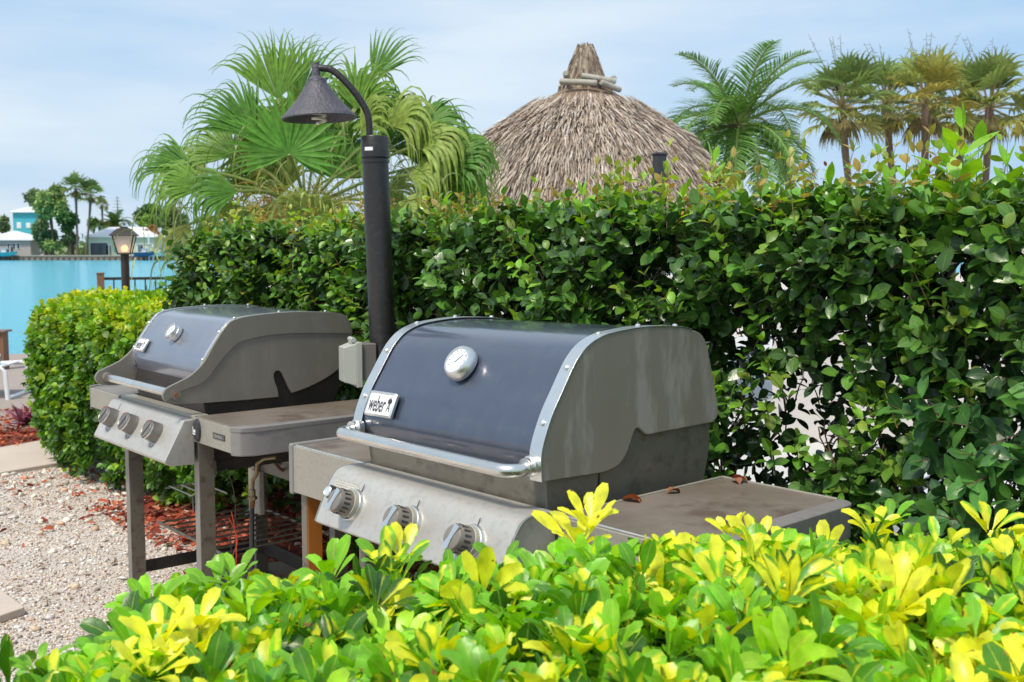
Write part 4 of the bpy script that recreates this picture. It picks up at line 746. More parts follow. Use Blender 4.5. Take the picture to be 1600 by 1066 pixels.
spec = [  # hub px,py, depth, direction (x,z,y), normal, R, nseg, spread, droop, colour
 (455, 243, -.5, (0, .2, 1), (.2, -1, .3), .48, 40, 2.1, .35, (.09, .25, .025), .65),
 (405, 215, 0, (-.75, .1, .75), (.3, -.9, .3), .62, 30, .75, 1.2, g1, .55),
 (375, 245, .1, (-.95, .2, .35), (.2, -.8, .5), .58, 28, .8, 1.6, g2, .5),
 (440, 160, .2, (-.15, .2, 1), (.1, -1, .2), .60, 30, .85, .9, g2, .6),
 (470, 165, .5, (.12, .3, 1), (0, -1, .2), .62, 28, .7, .9, g1, .6),
 (585, 128, .3, (.55, .1, .8), (-.3, -.9, .3), .46, 22, .65, .7, g1, .6),
 (560, 175, .2, (.3, .1, .9), (-.1, -.9, .3), .55, 30, 1., 1.6, g2, .45),
 (610, 200, .1, (.75, -.2, .6), (-.3, -.7, .6), .62, 34, 1.1, 2.6, g3, .35),
 (650, 230, 0, (.9, -.1, .3), (0, -.6, .8), .62, 34, 1.1, 2.6, g3, .35),
 (690, 255, .1, (1, -.1, .12), (0, -.7, .7), .55, 34, 1., 2.2, g1, .5),
 (640, 275, -.1, (.8, -.3, .1), (.1, -.7, .7), .50, 30, 1., 2.6, g3, .35),
 (560, 260, -.2, (.5, -.4, .3), (0, -.8, .5), .50, 28, 1., 2.4, g2, .35),
 (310, 265, 0, (-1, .0, .32), (.1, -.7, .7), .56, 28, .7, 2.2, g1, .55),
 (330, 290, -.2, (-.95, -.2, .1), (.1, -.7, .7), .56, 28, .8, 2.3, g2, .5),
 (375, 300, -.3, (-.8, -.3, .0), (.3, -.7, .6), .48, 26, .9, 2.2, g1, .45),
 (400, 330, -.2, (-.7, -.3, -.5), (.2, -.9, .3), .42, 24, .9, 1.4, g3, .4),
 (430, 330, .2, (-.2, -.3, -.5), (.1, -.9, .3), .40, 26, 1.3, 1.2, g2, .5),
 (490, 335, -.3, (.0, -.3, .3), (0, -.9, .4), .42, 30, 1.8, 1.6, (.34, .42, .12), .45),
 (520, 280, .3, (.2, .2, .8), (0, -1, .2), .50, 30, 1.3, 1.0, g1, .6),
 (500, 230, .7, (.1, .4, 1), (0, -1, .1), .72, 34, 1.2, 1.0, g2, .6),
 (620, 320, -.2, (.6, -.3, -.3), (0, -.8, .5), .42, 26, 1., 1.8, g3, .4),
 (700, 290, .3, (.8, .1, -.2), (0, -.8, .6), .42, 26, .9, 2.2, g2, .45),
 (350, 350, .1, (-.7, .1, -.3), (0, -.8, .6), .4, 24, .9, 2., g3, .4),
 (300, 350, .2, (-.4, .1, -.6), (.2, -.9, .3), .42, 18, .7, 1.6, (.36, .38, .12), .4)]
for (px, py, dy, d, nn_, R, ns, spd, dr, c, t0) in spec:
    h = W8(px, py, dy); fan(parts, h, d, (nn_[0], nn_[1], nn_[2]), R, ns, spd, dr, c, t0)
    mid = (crown+h)/2+np.array([0, 0, .06]); b.tube(smooth_curve([tuple(crown), tuple(mid), tuple(h)], 4), .011, 6)
spec = None
for k in range(24):
    px = random.uniform(320, 710); py = random.uniform(190, 320); sg = (px-490)/200; h = W8(px, py, random.uniform(.1, .7)); fan(parts, h, (sg, -.2+random.uniform(-.2, .5), random.uniform(.0, .8)), (-.3*sg, -.8, .6), random.uniform(.42, .56), 30, 1.1, random.uniform(.9, 1.6), random.choice((g1, g2, g2, g3)), .4)
n = 420; px = RNG.uniform(235, 745, n); py = RNG.uniform(0, 1, n); edge = 165+((px-490)/230)**2*110; py = edge+py*150; q = np.stack([(px-800)*kP, np.full(n, DP)+RNG.uniform(-.4, .5, n), 1.447+(392-py)*kP], 1); kk = np.stack([RNG.normal(size=n)*.5, RNG.normal(size=n)*.3, RNG.uniform(-.6, .4, n)], 1)
parts.append(strips(q, kk, rand_dir(n), RNG.uniform(.15, .42, n), RNG.uniform(.003, .007, n), np.array([.6, 1, .9, .7, .5, .3, .1]), pick([(.30, .36, .14), (.38, .42, .18), (.2, .3, .07)], n, .2), 2.6, 0, .5, .2))
frp = leafobj('fronds', parts, m_palm, palm)
b.build('petioles', M('petiole_green', (.16, .24, .05), .5, var=(8, .6, (.25, .22, .07))), palm)
n = 420; P = W8(480, 330)+RNG.normal(size=(n, 3))*np.array([.34, .15, .07]); D = nrm(RNG.normal(size=(n, 3))*np.array([1, .5, .6])+np.array([0, 0, .5]))
leafobj('flower_stalks', [strips(P, D, rand_dir(n), RNG.uniform(.15, .4, n), .005, np.array([1, .9, .8, .6, .4, .2]), pick([(.45, .38, .08), (.4, .2, .06), (.5, .45, .12), (.3, .34, .06)], n, .2), 1.6, .2, 1, .3)], m_palm, palm, kind='stuff')
b = MB(); b.tube([(crown[0]+.05, crown[1], 0), (crown[0], crown[1], .8), (crown[0], crown[1], crown[2])], [.17, .14, .13], 16); b.build('trunk', m_bark, palm)

def pinnate_palm(name, base, top, nfr, FL, tilt0, label, group=None, col=g1, lw=.014, ll=.33, nleaf=60, seed=0, lean_=None):
    root = empty(name, (0, 0, 0), label=label, cat='palm tree', group=group); parts = []; rb = MB(); top = np.array(top, float)
    for k in range(nfr):
        az = k*2.399+random.uniform(-.2, .2); el = R_(random.uniform(*tilt0)) if k > nfr*.25 else R_(random.uniform(38, 70)); L = FL*random.uniform(.85, 1.1); d = np.array([math.cos(az)*math.cos(el), math.sin(az)*math.cos(el), math.sin(el)]); p = top.copy(); pts = [p]; K = 14; ds = []
        for i in range(K):
            d = d+np.array([0, 0, -1.])*(.055+.012*i)*(1.15 if el < .8 else .7); d /= np.linalg.norm(d); p = p+d*L/K; pts.append(p); ds.append(d)
        rb.tube([tuple(q) for q in pts[::2]], [.018*(1-i/9)+.003 for i in range(len(pts[::2]))], 5, cap=False)
        s = np.linspace(.12, .99, nleaf); idx = s*K; i0 = np.clip(idx.astype(int), 0, K-1); f = (idx-i0)[:, None]; PP = np.array(pts)[i0]*(1-f)+np.array(pts)[np.minimum(i0+1, K)]*f; dd = np.array(ds)[i0]
        for sg in (-1, 1):
            side = nrm(np.cross(dd, np.tile([0, 0, 1.], (nleaf, 1))))*sg; up = nrm(np.cross(side, dd))*sg
            up = up*np.sign(up[:, 2:3]+1e-6)
            D = nrm(side*.85+dd*.6+up*.25+RNG.normal(size=(nleaf, 3))*.08); Ll = ll*(.45+.75*np.sin(np.pi*np.clip(s*.9+.12, 0, 1)))*(1-.35*s); cc = np.array(col)[None]*(1+RNG.uniform(-.25, .3, (nleaf, 1)))*random.uniform(.85, 1.2)
            parts.append(strips(PP, D, up, Ll, lw, np.array([.5, 1, .8, .45, .05]), cc, .5, .2, 1, .3))
    leafobj('fronds', parts, m_palm, root); rb.build('leaf_ribs', M('rib_green', (.2, .26, .06), .5), root)
    b = MB(); bs = np.array(base, float); n = 14; pts = []; rs = []
    for i in range(n): t_ = i/(n-1); pts.append(tuple(bs*(1-t_)+top*t_)); rs.append((.125 if i % 2 else .112)+.02*max(0, t_-.8)*5)
    b.tube(pts, rs, 14); b.build('trunk', m_bark, root); return root
kq = 12.5/1650; Xq = lambda px, D: (px-800)/1650*D; Zq = lambda py, D: 1.447+(392-py)/1650*D
pinnate_palm('feather_palm', (Xq(1128, 12.5)-.1, 12.5, 0), (Xq(1150, 12.5), 12.5, Zq(200, 12.5)), 34, 1.3, (-35, 45), 'feather leaved palm with arching fronds just right of the thatched roof', col=(.11, .24, .045), lw=.009, ll=.34, nleaf=50)

def washingtonia(name, x, y, ztop_, R, nl, label, group=None, yellow=.0, tall=1, lean_=0, trunk_r=.13, nseg=14, dead=6, spikes=4):
    root = empty(name, (x, y, 0), label=label, cat='palm tree', group=group); parts = []; pt = MB(); top = np.array([0, 0, ztop_])
    for k in range(nl):
        az = k*2.399+random.uniform(-.3, .3); f = k/nl; el = R_(82-f*120+random.uniform(-10, 10)); pl = R*random.uniform(.45, .7); d = np.array([math.cos(az)*math.cos(el), math.sin(az)*math.cos(el), math.sin(el)]); h = top+d*pl; nn_ = np.cross(d, np.cross([0, 0, 1.], d))+RNG.normal(size=3)*.25
        c = np.array((.18, .26, .075))*random.uniform(.7, 1.3); yy = yellow*random.random()+(.35 if f > .8 else 0); c = c*(1-yy)+np.array((.42, .32, .06))*yy
        fan(parts, h, d, nn_+1e-3, R*random.uniform(.5, .62), nseg, 1.35, .4, c, .45, .95); pt.tube([tuple(top), tuple(h)], .018, 4, cap=False)
    for k in range(dead):
        az = random.uniform(0, 6.28); d = np.array([math.cos(az)*.35, math.sin(az)*.35, -1]); fan(parts, top+np.array([math.cos(az)*.22, math.sin(az)*.22, -.25]), d, (math.cos(az), math.sin(az), .2), R*.6, 9, .5, .6, (.20, .17, .07), .5, 1.)
    leafobj('fronds', parts, m_palm, root); pt.build('petioles', M('petiole_tan', (.25, .2, .07), .6), root)
    if spikes:
        sb = MB()
        for k in range(spikes):
            a = random.uniform(0, 6.28); e = random.uniform(.15, .6); q = [top+np.array([math.cos(a)*e*s_**1.2*1.2, math.sin(a)*e*s_**1.2*.6, s_*R*random.uniform(1.15, 1.25)]) for s_ in (0, .4, .8, 1.15)]; sb.tube([tuple(v_) for v_ in q], [.014, .012, .008, .004], 5)
            for j in range(7):
                bpt = q[2]*(1-j/7)+q[3]*j/7; sb.tube([tuple(bpt), tuple(bpt+np.array([random.uniform(-.12, .12), 0, random.uniform(-.1, .04)]))], .005, 4)
        sb.build('flower_spikes', M('spike_brown', (.22, .2, .17), .8), root)
    b = MB(); pts = [(lean_*(1-t_)**1.3, 0, ztop_*t_) for t_ in np.linspace(0, 1, 10)]; b.tube(pts, [trunk_r*(1.0+.35*max(0, (i-6)/3)) for i in range(10)], 12); b.build('trunk', m_bark, root)
    return root
for px, py, D0, yl, ln, ds_ in ((1308, 172, 25, .0, .75, 'leftmost tall fan palm in the row of five beyond the hedge, trunk leaning left'), (1376, 165, 27, .05, .8, 'second fan palm from the left in the row, thin trunk curving'), (1437, 168, 25, .75, .1, 'yellowest fan palm, in the middle of the row beyond the hedge'), (1492, 178, 28, .25, -.1, 'fan palm with dark trunk just right of the yellow one'), (1535, 172, 26, .3, -.1, 'rightmost fan palm in the row with leaves reaching to the photo edge')):
    washingtonia('fan_palm', Xq(px, D0), D0, Zq(py, D0), 1.2 if px != 1376 else 1.08, 27, ds_, 'fan palms beyond the hedge', yl, 1, ln, .078, dead=9)

# ------------------------------------------------------------------ THATCHED HUT
DH = 10.5; kH = DH/1650; hx = Xq(912, DH)
hut = empty('thatched_hut', (hx, DH, 0), label='round thatched palm hut with pointed cap and pale logs round its neck', cat='hut')
zh = lambda py: 1.447+(392-py)*kH
prof = [(44, 146), (66, 159), (88, 178), (148, 221), (180, 252), (208, 288), (232, 325), (252, 360)]
prof = [(r*kH, zh(y)) for r, y in prof]; ps = smooth_curve(prof, 4)
b = MB(); b.lathe([(r, z-.03) for r, z in ps]+[(ps[-1][0]-.08, ps[-1][1]-.05)]+[(r*.94, z-.1) for r, z in ps[::-1]], 48); roof = b.build('roof', M('thatch_base', (.17, .115, .08), .95, var=(20, .7, (.28, .2, .14)), bump=(40, 1.)), hut)
P2 = np.array(ps); dl = np.hypot(*np.diff(P2, axis=0).T); cl = np.concatenate([[0], np.cumsum(dl)])
n = 38000; s = np.sqrt(RNG.uniform(.01, 1, n))*cl[-1]; r = np.interp(s, cl, P2[:, 0]); z = np.interp(s, cl, P2[:, 1]); s2 = np.minimum(s+.05, cl[-1]); s1 = s2-.05; dr_ = (np.interp(s2, cl, P2[:, 0])-np.interp(s1, cl, P2[:, 0]))/.05; dz_ = (np.interp(s2, cl, P2[:, 1])-np.interp(s1, cl, P2[:, 1]))/.05
th = RNG.uniform(0, 2*math.pi, n); er = np.stack([np.cos(th), np.sin(th), 0*th], 1); et = np.stack([-np.sin(th), np.cos(th), 0*th], 1); ez = np.array([0, 0, 1.])
D = er*dr_[:, None]+ez*dz_[:, None]; Nn = nrm(-er*dz_[:, None]+ez*dr_[:, None]); D = nrm(D+et*RNG.normal(size=(n, 1))*.16+Nn*RNG.uniform(-.05, .3, (n, 1)))
P = er*r[:, None]+ez*z[:, None]+Nn*RNG.uniform(-.01, .05, (n, 1))
cth = pick([(.45, .37, .30), (.58, .49, .41), (.33, .26, .20), (.19, .14, .11), (.52, .46, .41)], n, .2, [.3, .24, .22, .1, .14])
leafobj('thatch', [strips(P, D, Nn+et*RNG.normal(size=(n, 1))*.5, RNG.uniform(.09, .24, n), RNG.uniform(.0035, .008, n), np.array([.6, 1, .8, .3]), cth, .25, .3, 1, .3)], m_thatch, roof)
cp = smooth_curve([(11, 80), (14, 88), (21, 104), (27, 122), (36, 140), (48, 152)], 4); cp = [(r*kH, zh(y)) for r, y in cp]
b = MB(); b.lathe([(0, cp[0][1]-.02)]+[(r*.93, z) for r, z in cp], 32); cap_ = b.build('cap', M('cap_base', (.16, .12, .09), .95, var=(20, .7, (.3, .2, .14)), bump=(40, 1.)), hut)
P2 = np.array(cp); n = 1500; tt = RNG.uniform(0, .85, n); i = tt*(len(P2)-1); r = np.interp(i, range(len(P2)), P2[:, 0]); z = np.interp(i, range(len(P2)), P2[:, 1]); th = RNG.uniform(0, 2*math.pi, n); er = np.stack([np.cos(th), np.sin(th), 0*th], 1); et = np.stack([-np.sin(th), np.cos(th), 0*th], 1)
D = nrm(er*.32-ez+et*RNG.normal(size=(n, 1))*.1); P = er*r[:, None]+ez*(z+RNG.uniform(0, .03, n))[:, None]; leafobj('cap_thatch', [strips(P, D, nrm(er+ez*.3+et*RNG.normal(size=(n, 1))*.4), RNG.uniform(.12, .22, n), RNG.uniform(.006, .012, n), np.array([.7, 1, .8, .3]), pick([(.38, .31, .24), (.48, .40, .32), (.27, .21, .16), (.18, .13, .10)], n, .2), .1, 0, 1, .3)], m_thatch, cap_)
def hlog(a, c, r_=.028):
    b = MB(); a = Vector(a); c = Vector(c); b.tube([a, a+(c-a)*.03, a+(c-a)*.5, c-(c-a)*.03, c], [r_*.8, r_, r_*1.04, r_, r_*.8], 12); b.build('log', m_wood, hut)
def hp(px, py, dy): return ((px-914)*kH, dy, zh(py))
hlog(hp(873, 140, -.30), hp(928, 144, -.36)); hlog(hp(934, 143, -.36), hp(965, 151, -.22)); hlog(hp(906, 131, -.27), hp(958, 139, -.25)); hlog(hp(882, 128, -.30), hp(890, 133, .25)); hlog(hp(955, 134, -.25), hp(950, 130, .3)); hlog(hp(875, 134, .3), hp(960, 136, .28))
for k in range(6):
    a = k*math.pi/3+.3; b = MB(); b.tube([(1.35*math.cos(a), 1.35*math.sin(a), 0), (1.3*math.cos(a), 1.3*math.sin(a), zh(345))], .06, 12); b.build('post', m_wood, hut)

# black square post behind the hedge
fpst = empty('fence_post', (Xq(1028, 5.2), 5.2, 0), rz=R_(20), label='dark square metal post rising above the hedge before the thatched roof', cat='post'); b = MB(); zt = Zq(241, 5.2)
b.box(-.026, .026, -.026, .026, 0, zt-.012); b.build('post_shaft', M('post_dark', (.05, .048, .055), .5, .2), fpst, bevel=.003); b = MB(); b.box(-.031, .031, -.031, .031, zt-.012, zt); b.build('post_cap', M('post_cap', (.06, .058, .065), .5), fpst, bevel=.004)
b = MB(); b.box(.026, .05, -.008, .008, zt-.06, zt-.05); b.build('hinge_pin', m_steel, fpst)

# ------------------------------------------------------------------ lantern, railing, piling, chaise on the left
DL = 9.3; kL = DL/1650
la = empty('lantern_post', (Xq(197, DL), DL, 0), rz=R_(12), label='dark lantern on a slim post by the water, its bulb glowing warm', cat='lantern'); zl = lambda py: 1.447+(392-py)*kL
b = MB(); b.tube([(0, 0, 0), (0, 0, zl(397))], .036, 16); b.tube([(0, 0, zl(397)), (0, 0, zl(394))], [.05, .045], 16); b.build('pole', M('lantern_brown', (.05, .035, .032), .5, .2), la)
def sq(r, z): return [(sx*r, sy*r, z) for sx, sy in ((-1, -1), (1, -1), (1, 1), (-1, 1))]
rt, rb_ = .088, .052; zt, zb = zl(369), zl(396)
m_lb = M('lantern_black', (.045, .035, .035), .5, .2)
b = MB(); b.add(sq(.112, zt)+sq(.112, zt+.006)+sq(.055, zt+.062)+sq(.03, zt+.072)+sq(.03, zt+.08), [(0, 1, 2, 3)]+[(o+i, o+(i+1) % 4, o+4+(i+1) % 4, o+4+i) for o in (0, 4, 8, 12) for i in range(4)]+[(16, 17, 18, 19)]); b.build('cap', m_lb, la)
b = MB()
for sx, sy in ((-1, -1), (1, -1), (1, 1), (-1, 1)): b.tube([(sx*rb_, sy*rb_, zb), (sx*rt, sy*rt, zt)], .006, 6)
b.add(sq(rb_+.006, zb-.01)+sq(rb_+.006, zb+.002), [(0, 1, 2, 3), (4, 5, 6, 7)]+[(i, (i+1) % 4, 4+(i+1) % 4, 4+i) for i in range(4)]); b.build('frame', m_lb, la)
m_gl = bpy.data.materials.new('frosted_glass'); m_gl.use_nodes = True; t = m_gl.node_tree; p_ = t.nodes['Principled BSDF']; p_.inputs['Base Color'].default_value = (.8, .78, .85, 1); p_.inputs['Roughness'].default_value = .35
tl = t.nodes.new('ShaderNodeBsdfTranslucent'); tl.inputs[0].default_value = (.9, .85, .85, 1); msx = t.nodes.new('ShaderNodeMixShader'); msx.inputs[0].default_value = .55; t.links.new(p_.outputs[0], msx.inputs[1]); t.links.new(tl.outputs[0], msx.inputs[2])
tp_ = t.nodes.new('ShaderNodeBsdfTransparent'); ms2 = t.nodes.new('ShaderNodeMixShader'); ms2.inputs[0].default_value = .2; t.links.new(msx.outputs[0], ms2.inputs[1]); t.links.new(tp_.outputs[0], ms2.inputs[2]); t.links.new(ms2.outputs[0], t.nodes['Material Output'].inputs[0])
for i in range(4):
    b = MB(); A = sq(rb_-.001, zb); B = sq(rt-.002, zt); j = (i+1) % 4; b.add([A[i], A[j], B[j], B[i]], [(0, 1, 2, 3)]); b.build('glass_pane', m_gl, la)
m_glow = bpy.data.materials.new('lit_bulb'); m_glow.use_nodes = True; p_ = m_glow.node_tree.nodes['Principled BSDF']; p_.inputs['Base Color'].default_value = (1, .8, .5, 1); p_.inputs['Emission Color'].default_value = (1, .55, .2, 1); p_.inputs['Emission Strength'].default_value = 4
b = MB(); b.lathe([(0, 0), (.018, .004), (.03, .025), (.027, .045), (.012, .06), (0, .064)], 20, 0, Matrix.Translation((0, 0, zb+.012))); b.build('bulb', m_glow, la)
# railing
DRl = 15.4; rl = empty('railing', (Xq(158, DRl), DRl, 0), rz=R_(22), label='bronze metal railing with thin balusters at the water edge', cat='railing')
zr = Zq(428, DRl); b = MB(); b.box(-.05, .05, -.05, .05, 0, zr); b.box(-.058, .058, -.058, .058, zr, zr+.02); b.build('post', m_brownwood, rl, bevel=.004)
m_rail = M('rail_bronze', (.035, .025, .022), .5, .3)
b = MB(); b.box(.05, 2.6, -.02, .02, zr-.09, zr-.05); b.build('top_rail', m_rail, rl)
for k in range(17):
    b = MB(); b.box(.17+k*.145, .19+k*.145, -.01, .01, .08, zr-.09); b.build('baluster', m_rail, rl)
b = MB(); b.box(.05, 2.6, -.018, .018, .05, .08); b.build('bottom_rail', m_rail, rl)
b = MB(); b.box(2.6, 2.7, -.05, .05, 0, zr); b.build('post', m_brownwood, rl)
DK = 12.6; pl = empty('dock_piling', (Xq(-2, DK), DK, 0), label='square brown timber dock post with flat cap at the left edge', cat='post'); zt = Zq(516, DK)
b = MB(); b.box(-.065, .065, -.065, .065, -1.2, zt-.02); b.build('post_shaft', m_brownwood, pl, bevel=.004); b = MB(); b.box(-.1, .1, -.1, .1, zt-.02, zt+.005); b.build('cap', M('piling_cap', (.2, .15, .12), .6), pl, bevel=.004)
# white chaise at left edge
ch = empty('chaise_lounge', (-5.60, 9.9, .03), rz=R_(6), label='white tube framed chaise lounge on the deck at the far left edge', cat='lounge chair')
b = MB()
for y in (0, .6): b.tube([(0, y, 0), (.02, y, .27), (.75, y, .30), (.78, y, .27), (.80, y, 0)], .022, 10); b.tube([(-.9, y, .27), (.02, y, .27)], .022, 10)
for x in (0, .80): b.tube([(x, 0, .015), (x, .6, .015)], .02, 10)
b.build('frame', m_white, ch)
b = MB(); b.prism([(-.9, .285), (.72, .30), (.72, .315), (-.9, .30)], .03, .57, 'Y'); b.build('sling', M('white_sling', (.72, .73, .77), .7, var=(9, .4, (.6, .6, .65))), ch)
b = MB(); b.prism([(-.9, .30), (-1.4, .65), (-1.42, .63), (-.9, .27)], .03, .57, 'Y'); b.build('backrest', m_white, ch)
bt = empty('sunscreen_tub', (-5.02, 10.2, .338), label='small white tub with a blue band resting on the chaise', cat='tub'); b = MB(); b.lathe([(0, 0), (.05, 0), (.052, .04)], 16, 0); b.lathe([(.053, .04), (.054, .085)], 16, 1); b.lathe([(.052, .085), (.05, .11), (.03, .13), (0, .135)], 16, 0); b.build('tub_body', [m_white, M('blue_band', (.02, .17, .3), .4)], bt)
# bromeliads
for i, (px, py, sc, lb) in enumerate(((28, 666, 1.0, 'purple bromeliad on the mulch, leftmost of the row'), (42, 664, .9, 'purple bromeliad second from the left on the mulch'), (58, 664, .95, 'pink and purple bromeliad near the clipped shrub'), (72, 668, .7, 'small reddish bromeliad at the foot of the clipped shrub'))):
    D0 = 1.447*1650/(py+6-392); n = 34; a = RNG.uniform(0, 6.28, n); e = RNG.uniform(.25, 1.3, n); D = np.stack([np.cos(a)*np.cos(e), np.sin(a)*np.cos(e), np.sin(e)], 1)
    o = leafobj('bromeliad', [strips(np.zeros((n, 3)), D, np.tile([0, 0, 1.], (n, 1))+rand_dir(n)*.1, RNG.uniform(.14, .26, n)*sc, .014*sc, np.array([.6, 1, .95, .6, .05]), pick([(.30, .07, .13), (.22, .06, .12), (.36, .16, .2), (.12, .10, .06), (.4, .12, .14)], n, .2), .6, .2, 1, .5)], m_leaf2, label=lb, cat='plant', group='bromeliads along the mulch'); o.location = (Xq(px, D0), D0, .02)

# ------------------------------------------------------------------ patio furniture glimpsed through the hedge
m_pl = M('white_moulded', (.62, .61, .66), .45, var=(5, .4, (.53, .52, .57)))
def lounge(x, y, rz, label):
    r = empty('patio_lounger', tuple(PR(x, y, .012)), rz=AR+rz, label=label, cat='lounge chair', group='white patio loungers behind the hedge')
    b = MB(); b.prism([(0, .36), (.62, .36), (.95, .98), (.90, 1.0), (.56, .40), (0, .40)], -.42, .42, 'Y'); b.build('backrest', m_pl, r, bevel=.012)
    for y_ in (-.45, .41):
        b = MB(); b.box(-.6, .6, y_, y_+.05, .28, .36); b.build('side_rail', m_pl, r, bevel=.006)
    b = MB()
    for k in range(9): b.box(-.6+k*.066, -.56+k*.066, -.41, .41, .33, .352)
    b.build('slats', m_pl, r, bevel=.004)
    for x_, y_ in ((-.55, -.44), (-.55, .40), (.5, -.44), (.5, .40)):
        b = MB(); b.box(x_, x_+.05, y_, y_+.05, 0, .28); b.build('leg', m_pl, r)
lounge(-.6, 3.1, R_(8), 'white patio lounger behind the hedge nearest the large grill')
lounge(.55, 3.2, R_(-6), 'white patio lounger behind the middle of the open hedge base')
lounge(1.45, 2.9, R_(12), 'white patio lounger behind the hedge at the right edge')
sc2 = empty('patio_screen', tuple(PR(.9, 5.4, 0)), rz=AR, label='pale low wall beyond the loungers seen through the hedge', cat='wall'); b = MB(); b.box(-4, 4, 0, .12, 0, .95); b.build('wall_face', M('pale_wall', (.6, .57, .55), .8, var=(3, .4, (.5, .47, .45))), sc2); b = MB(); b.box(-4.02, 4.02, -.03, .15, .95, 1.0); b.build('coping', m_white, sc2)

# ------------------------------------------------------------------ FAR SHORE
DF = 232.; kF = DF/1650
def fx(px, D=DF): return (px-800)/1650*D
def fz(py, D=DF): return max(0, 1.447+(392-py)/1650*D)
sw = empty('seawall', (fx(140), 230.4, 0), label='low seawall with piles along the far shore', cat='seawall'); b = MB(); b.box(-150, 60, 0, .55, -2.3, .25); b.build('wall_face', M('seawall_grey', (.27, .22, .18), .9, var=(.6, .7, (.2, .16, .13))), sw); b = MB(); b.box(-150.2, 60.2, -.15, .75, .25, .5); b.build('cap', M('seawall_cap', (.4, .35, .3), .9), sw)
b = MB()
for k in range(90): b.box(-60+k*1.25, -59.65+k*1.25, -.3, -.01, -2, .15)
b.build('piles', M('pile_brown', (.2, .12, .08), .9), sw, kind='stuff')
m_roofw = M('white_roof', (.72, .72, .76), .6, var=(.5, .4, (.62, .62, .66))); m_glass = M('far_window', (.05, .07, .09), .2)
m_turq = M('turquoise_siding', (.06, .42, .52), .7, var=(.6, .4, (.09, .48, .58))); m_greyw = M('grey_wall', (.42, .38, .38), .8); m_palew = M('pale_green_wall', (.55, .62, .50), .8)
def house(label, x0, x1, zt, roof, D, depth, mw, wins, name='house', doors=()):
    h = empty(name, (x0, D, 0), label=label, cat='house'); W_ = x1-x0; b = MB(); b.box(0, W_, 0, depth, 0, zt); b.build('wall', mw, h)
    rx, rz_ = roof; b = MB(); e = .7; b.add([(-e, -e, zt), (W_+e, -e, zt), (W_+e, depth+e, zt), (-e, depth+e, zt), (-e, -e, zt+.2), (W_+e, -e, zt+.2), (W_+e, depth+e, zt+.2), (-e, depth+e, zt+.2), (rx, depth/2, rz_), (W_-rx, depth/2, rz_)], [(3, 2, 1, 0)]+[(i, (i+1) % 4, 4+(i+1) % 4, 4+i) for i in range(4)]+[(4, 5, 9, 8), (5, 6, 9), (6, 7, 8, 9), (7, 4, 8)]); b.build('roof', m_roofw, h)
    for (a, c, z0, z1, mt) in wins:
        b = MB(); b.box(a-.12, c+.12, -.08, -.002, z0-.12, z1+.12); wf = b.build('window', m_white, h); b = MB(); b.box(a, c, -.11, -.082, z0, z1); b.build('pane', mt, wf)
    return h
house('low grey house with a white hipped roof at the left edge of the far shore', fx(-30), fx(46), 3.7, (5, 5.9), 233.5, 9, m_greyw, [(fx(10)-fx(-30), fx(14)-fx(-30), 1.9, 3., m_glass), (fx(18)-fx(-30), fx(22)-fx(-30), 1.9, 3., m_glass), (fx(25)-fx(-30), fx(29)-fx(-30), 1.9, 3., m_glass)])
house('turquoise tower house with a white roof between far trees', fx(25, 250), fx(60, 250), fz(333, 250), (2.2, fz(323, 250)), 250, 6, m_turq, [(1, 1.8, 6.8, 8, m_white), (3.2, 4, 6.9, 7.9, m_white), (1, 1.8, 3.6, 5, m_white), (3.0, 3.8, 3.6, 5, m_white)])
house('long pale green house with white roof behind the lantern', fx(130), fx(232), fz(371), (3, fz(354)), 236, 9, m_palew, [(0.4, 4.2, .1, 3.2, m_glass), (fx(158)-fx(130), fx(160)-fx(130), .2, 2.6, m_glass), (fx(163)-fx(130), fx(165)-fx(130), .2, 2.6, m_glass), (fx(170)-fx(130), fx(182)-fx(130), 1.0, 2.6, M('teal_window', (.08, .35, .3), .3)), (fx(208)-fx(130), fx(216)-fx(130), 1.2, 2.6, m_glass)])
def far_tree(label, px, py, rpx, rpy, D=DF, n=1100, cols=((.12, .2, .06), (.17, .26, .07), (.09, .15, .05)), name='tree', lobes=9, group='trees on the far shore', leafsz=.28):
    n = int(n*1.7); k = D/1650; r = empty(name, (fx(px, D), D, 0), label=label, cat='tree', group=group); cz = fz(py, D); RX, RZ = rpx*k, rpy*k
    lc = RNG.normal(size=(lobes, 3)); lc = nrm(lc)*RNG.uniform(.35, .75, (lobes, 1)); lr = RNG.uniform(.28, .5, lobes); i = RNG.integers(0, lobes, n); pos = (lc[i]+rand_dir(n)*(lr[i]*RNG.uniform(.5, 1, n)**.4)[:, None])*np.array([RX, RX, RZ])+np.array([0, 0, cz])
    pos[:, 2] = np.maximum(pos[:, 2], .3); lt = np.array([cols[j % len(cols)] for j in range(lobes)])[i]*(1+RNG.uniform(-.3, .3, (n, 1)))
    leafobj('crown', [strips(pos, rand_dir(n), nrm(rand_dir(n)+[0, 0, .7]), leafsz*2.6*RNG.uniform(.6, 1.3, n), leafsz*.7, np.array([.5, 1, .6]), lt, .3, 0, 1, .2)], m_orangeleaf, r)
    b = MB(); b.tube([(0, 0, 0), (.2, 0, cz*.6), (0, 0, cz)], [.35, .28, .15], 8)
    for j in range(4): c_ = lc[j]*np.array([RX, RX, RZ]); b.tube([(0, 0, cz*.55), (c_[0]*.5, c_[1]*.5, cz+c_[2]*.3), (c_[0], c_[1], cz+c_[2])], [.18, .12, .05], 6)
    b.build('trunk', m_bark, r); return r
lg = ((.27, .38, .11), (.32, .43, .12), (.21, .32, .10)); dg = ((.11, .18, .08), (.14, .22, .085), (.19, .27, .10))
far_tree('large light green tree right of the turquoise tower', 84, 322, 24, 30, n=2400, cols=lg, lobes=14)
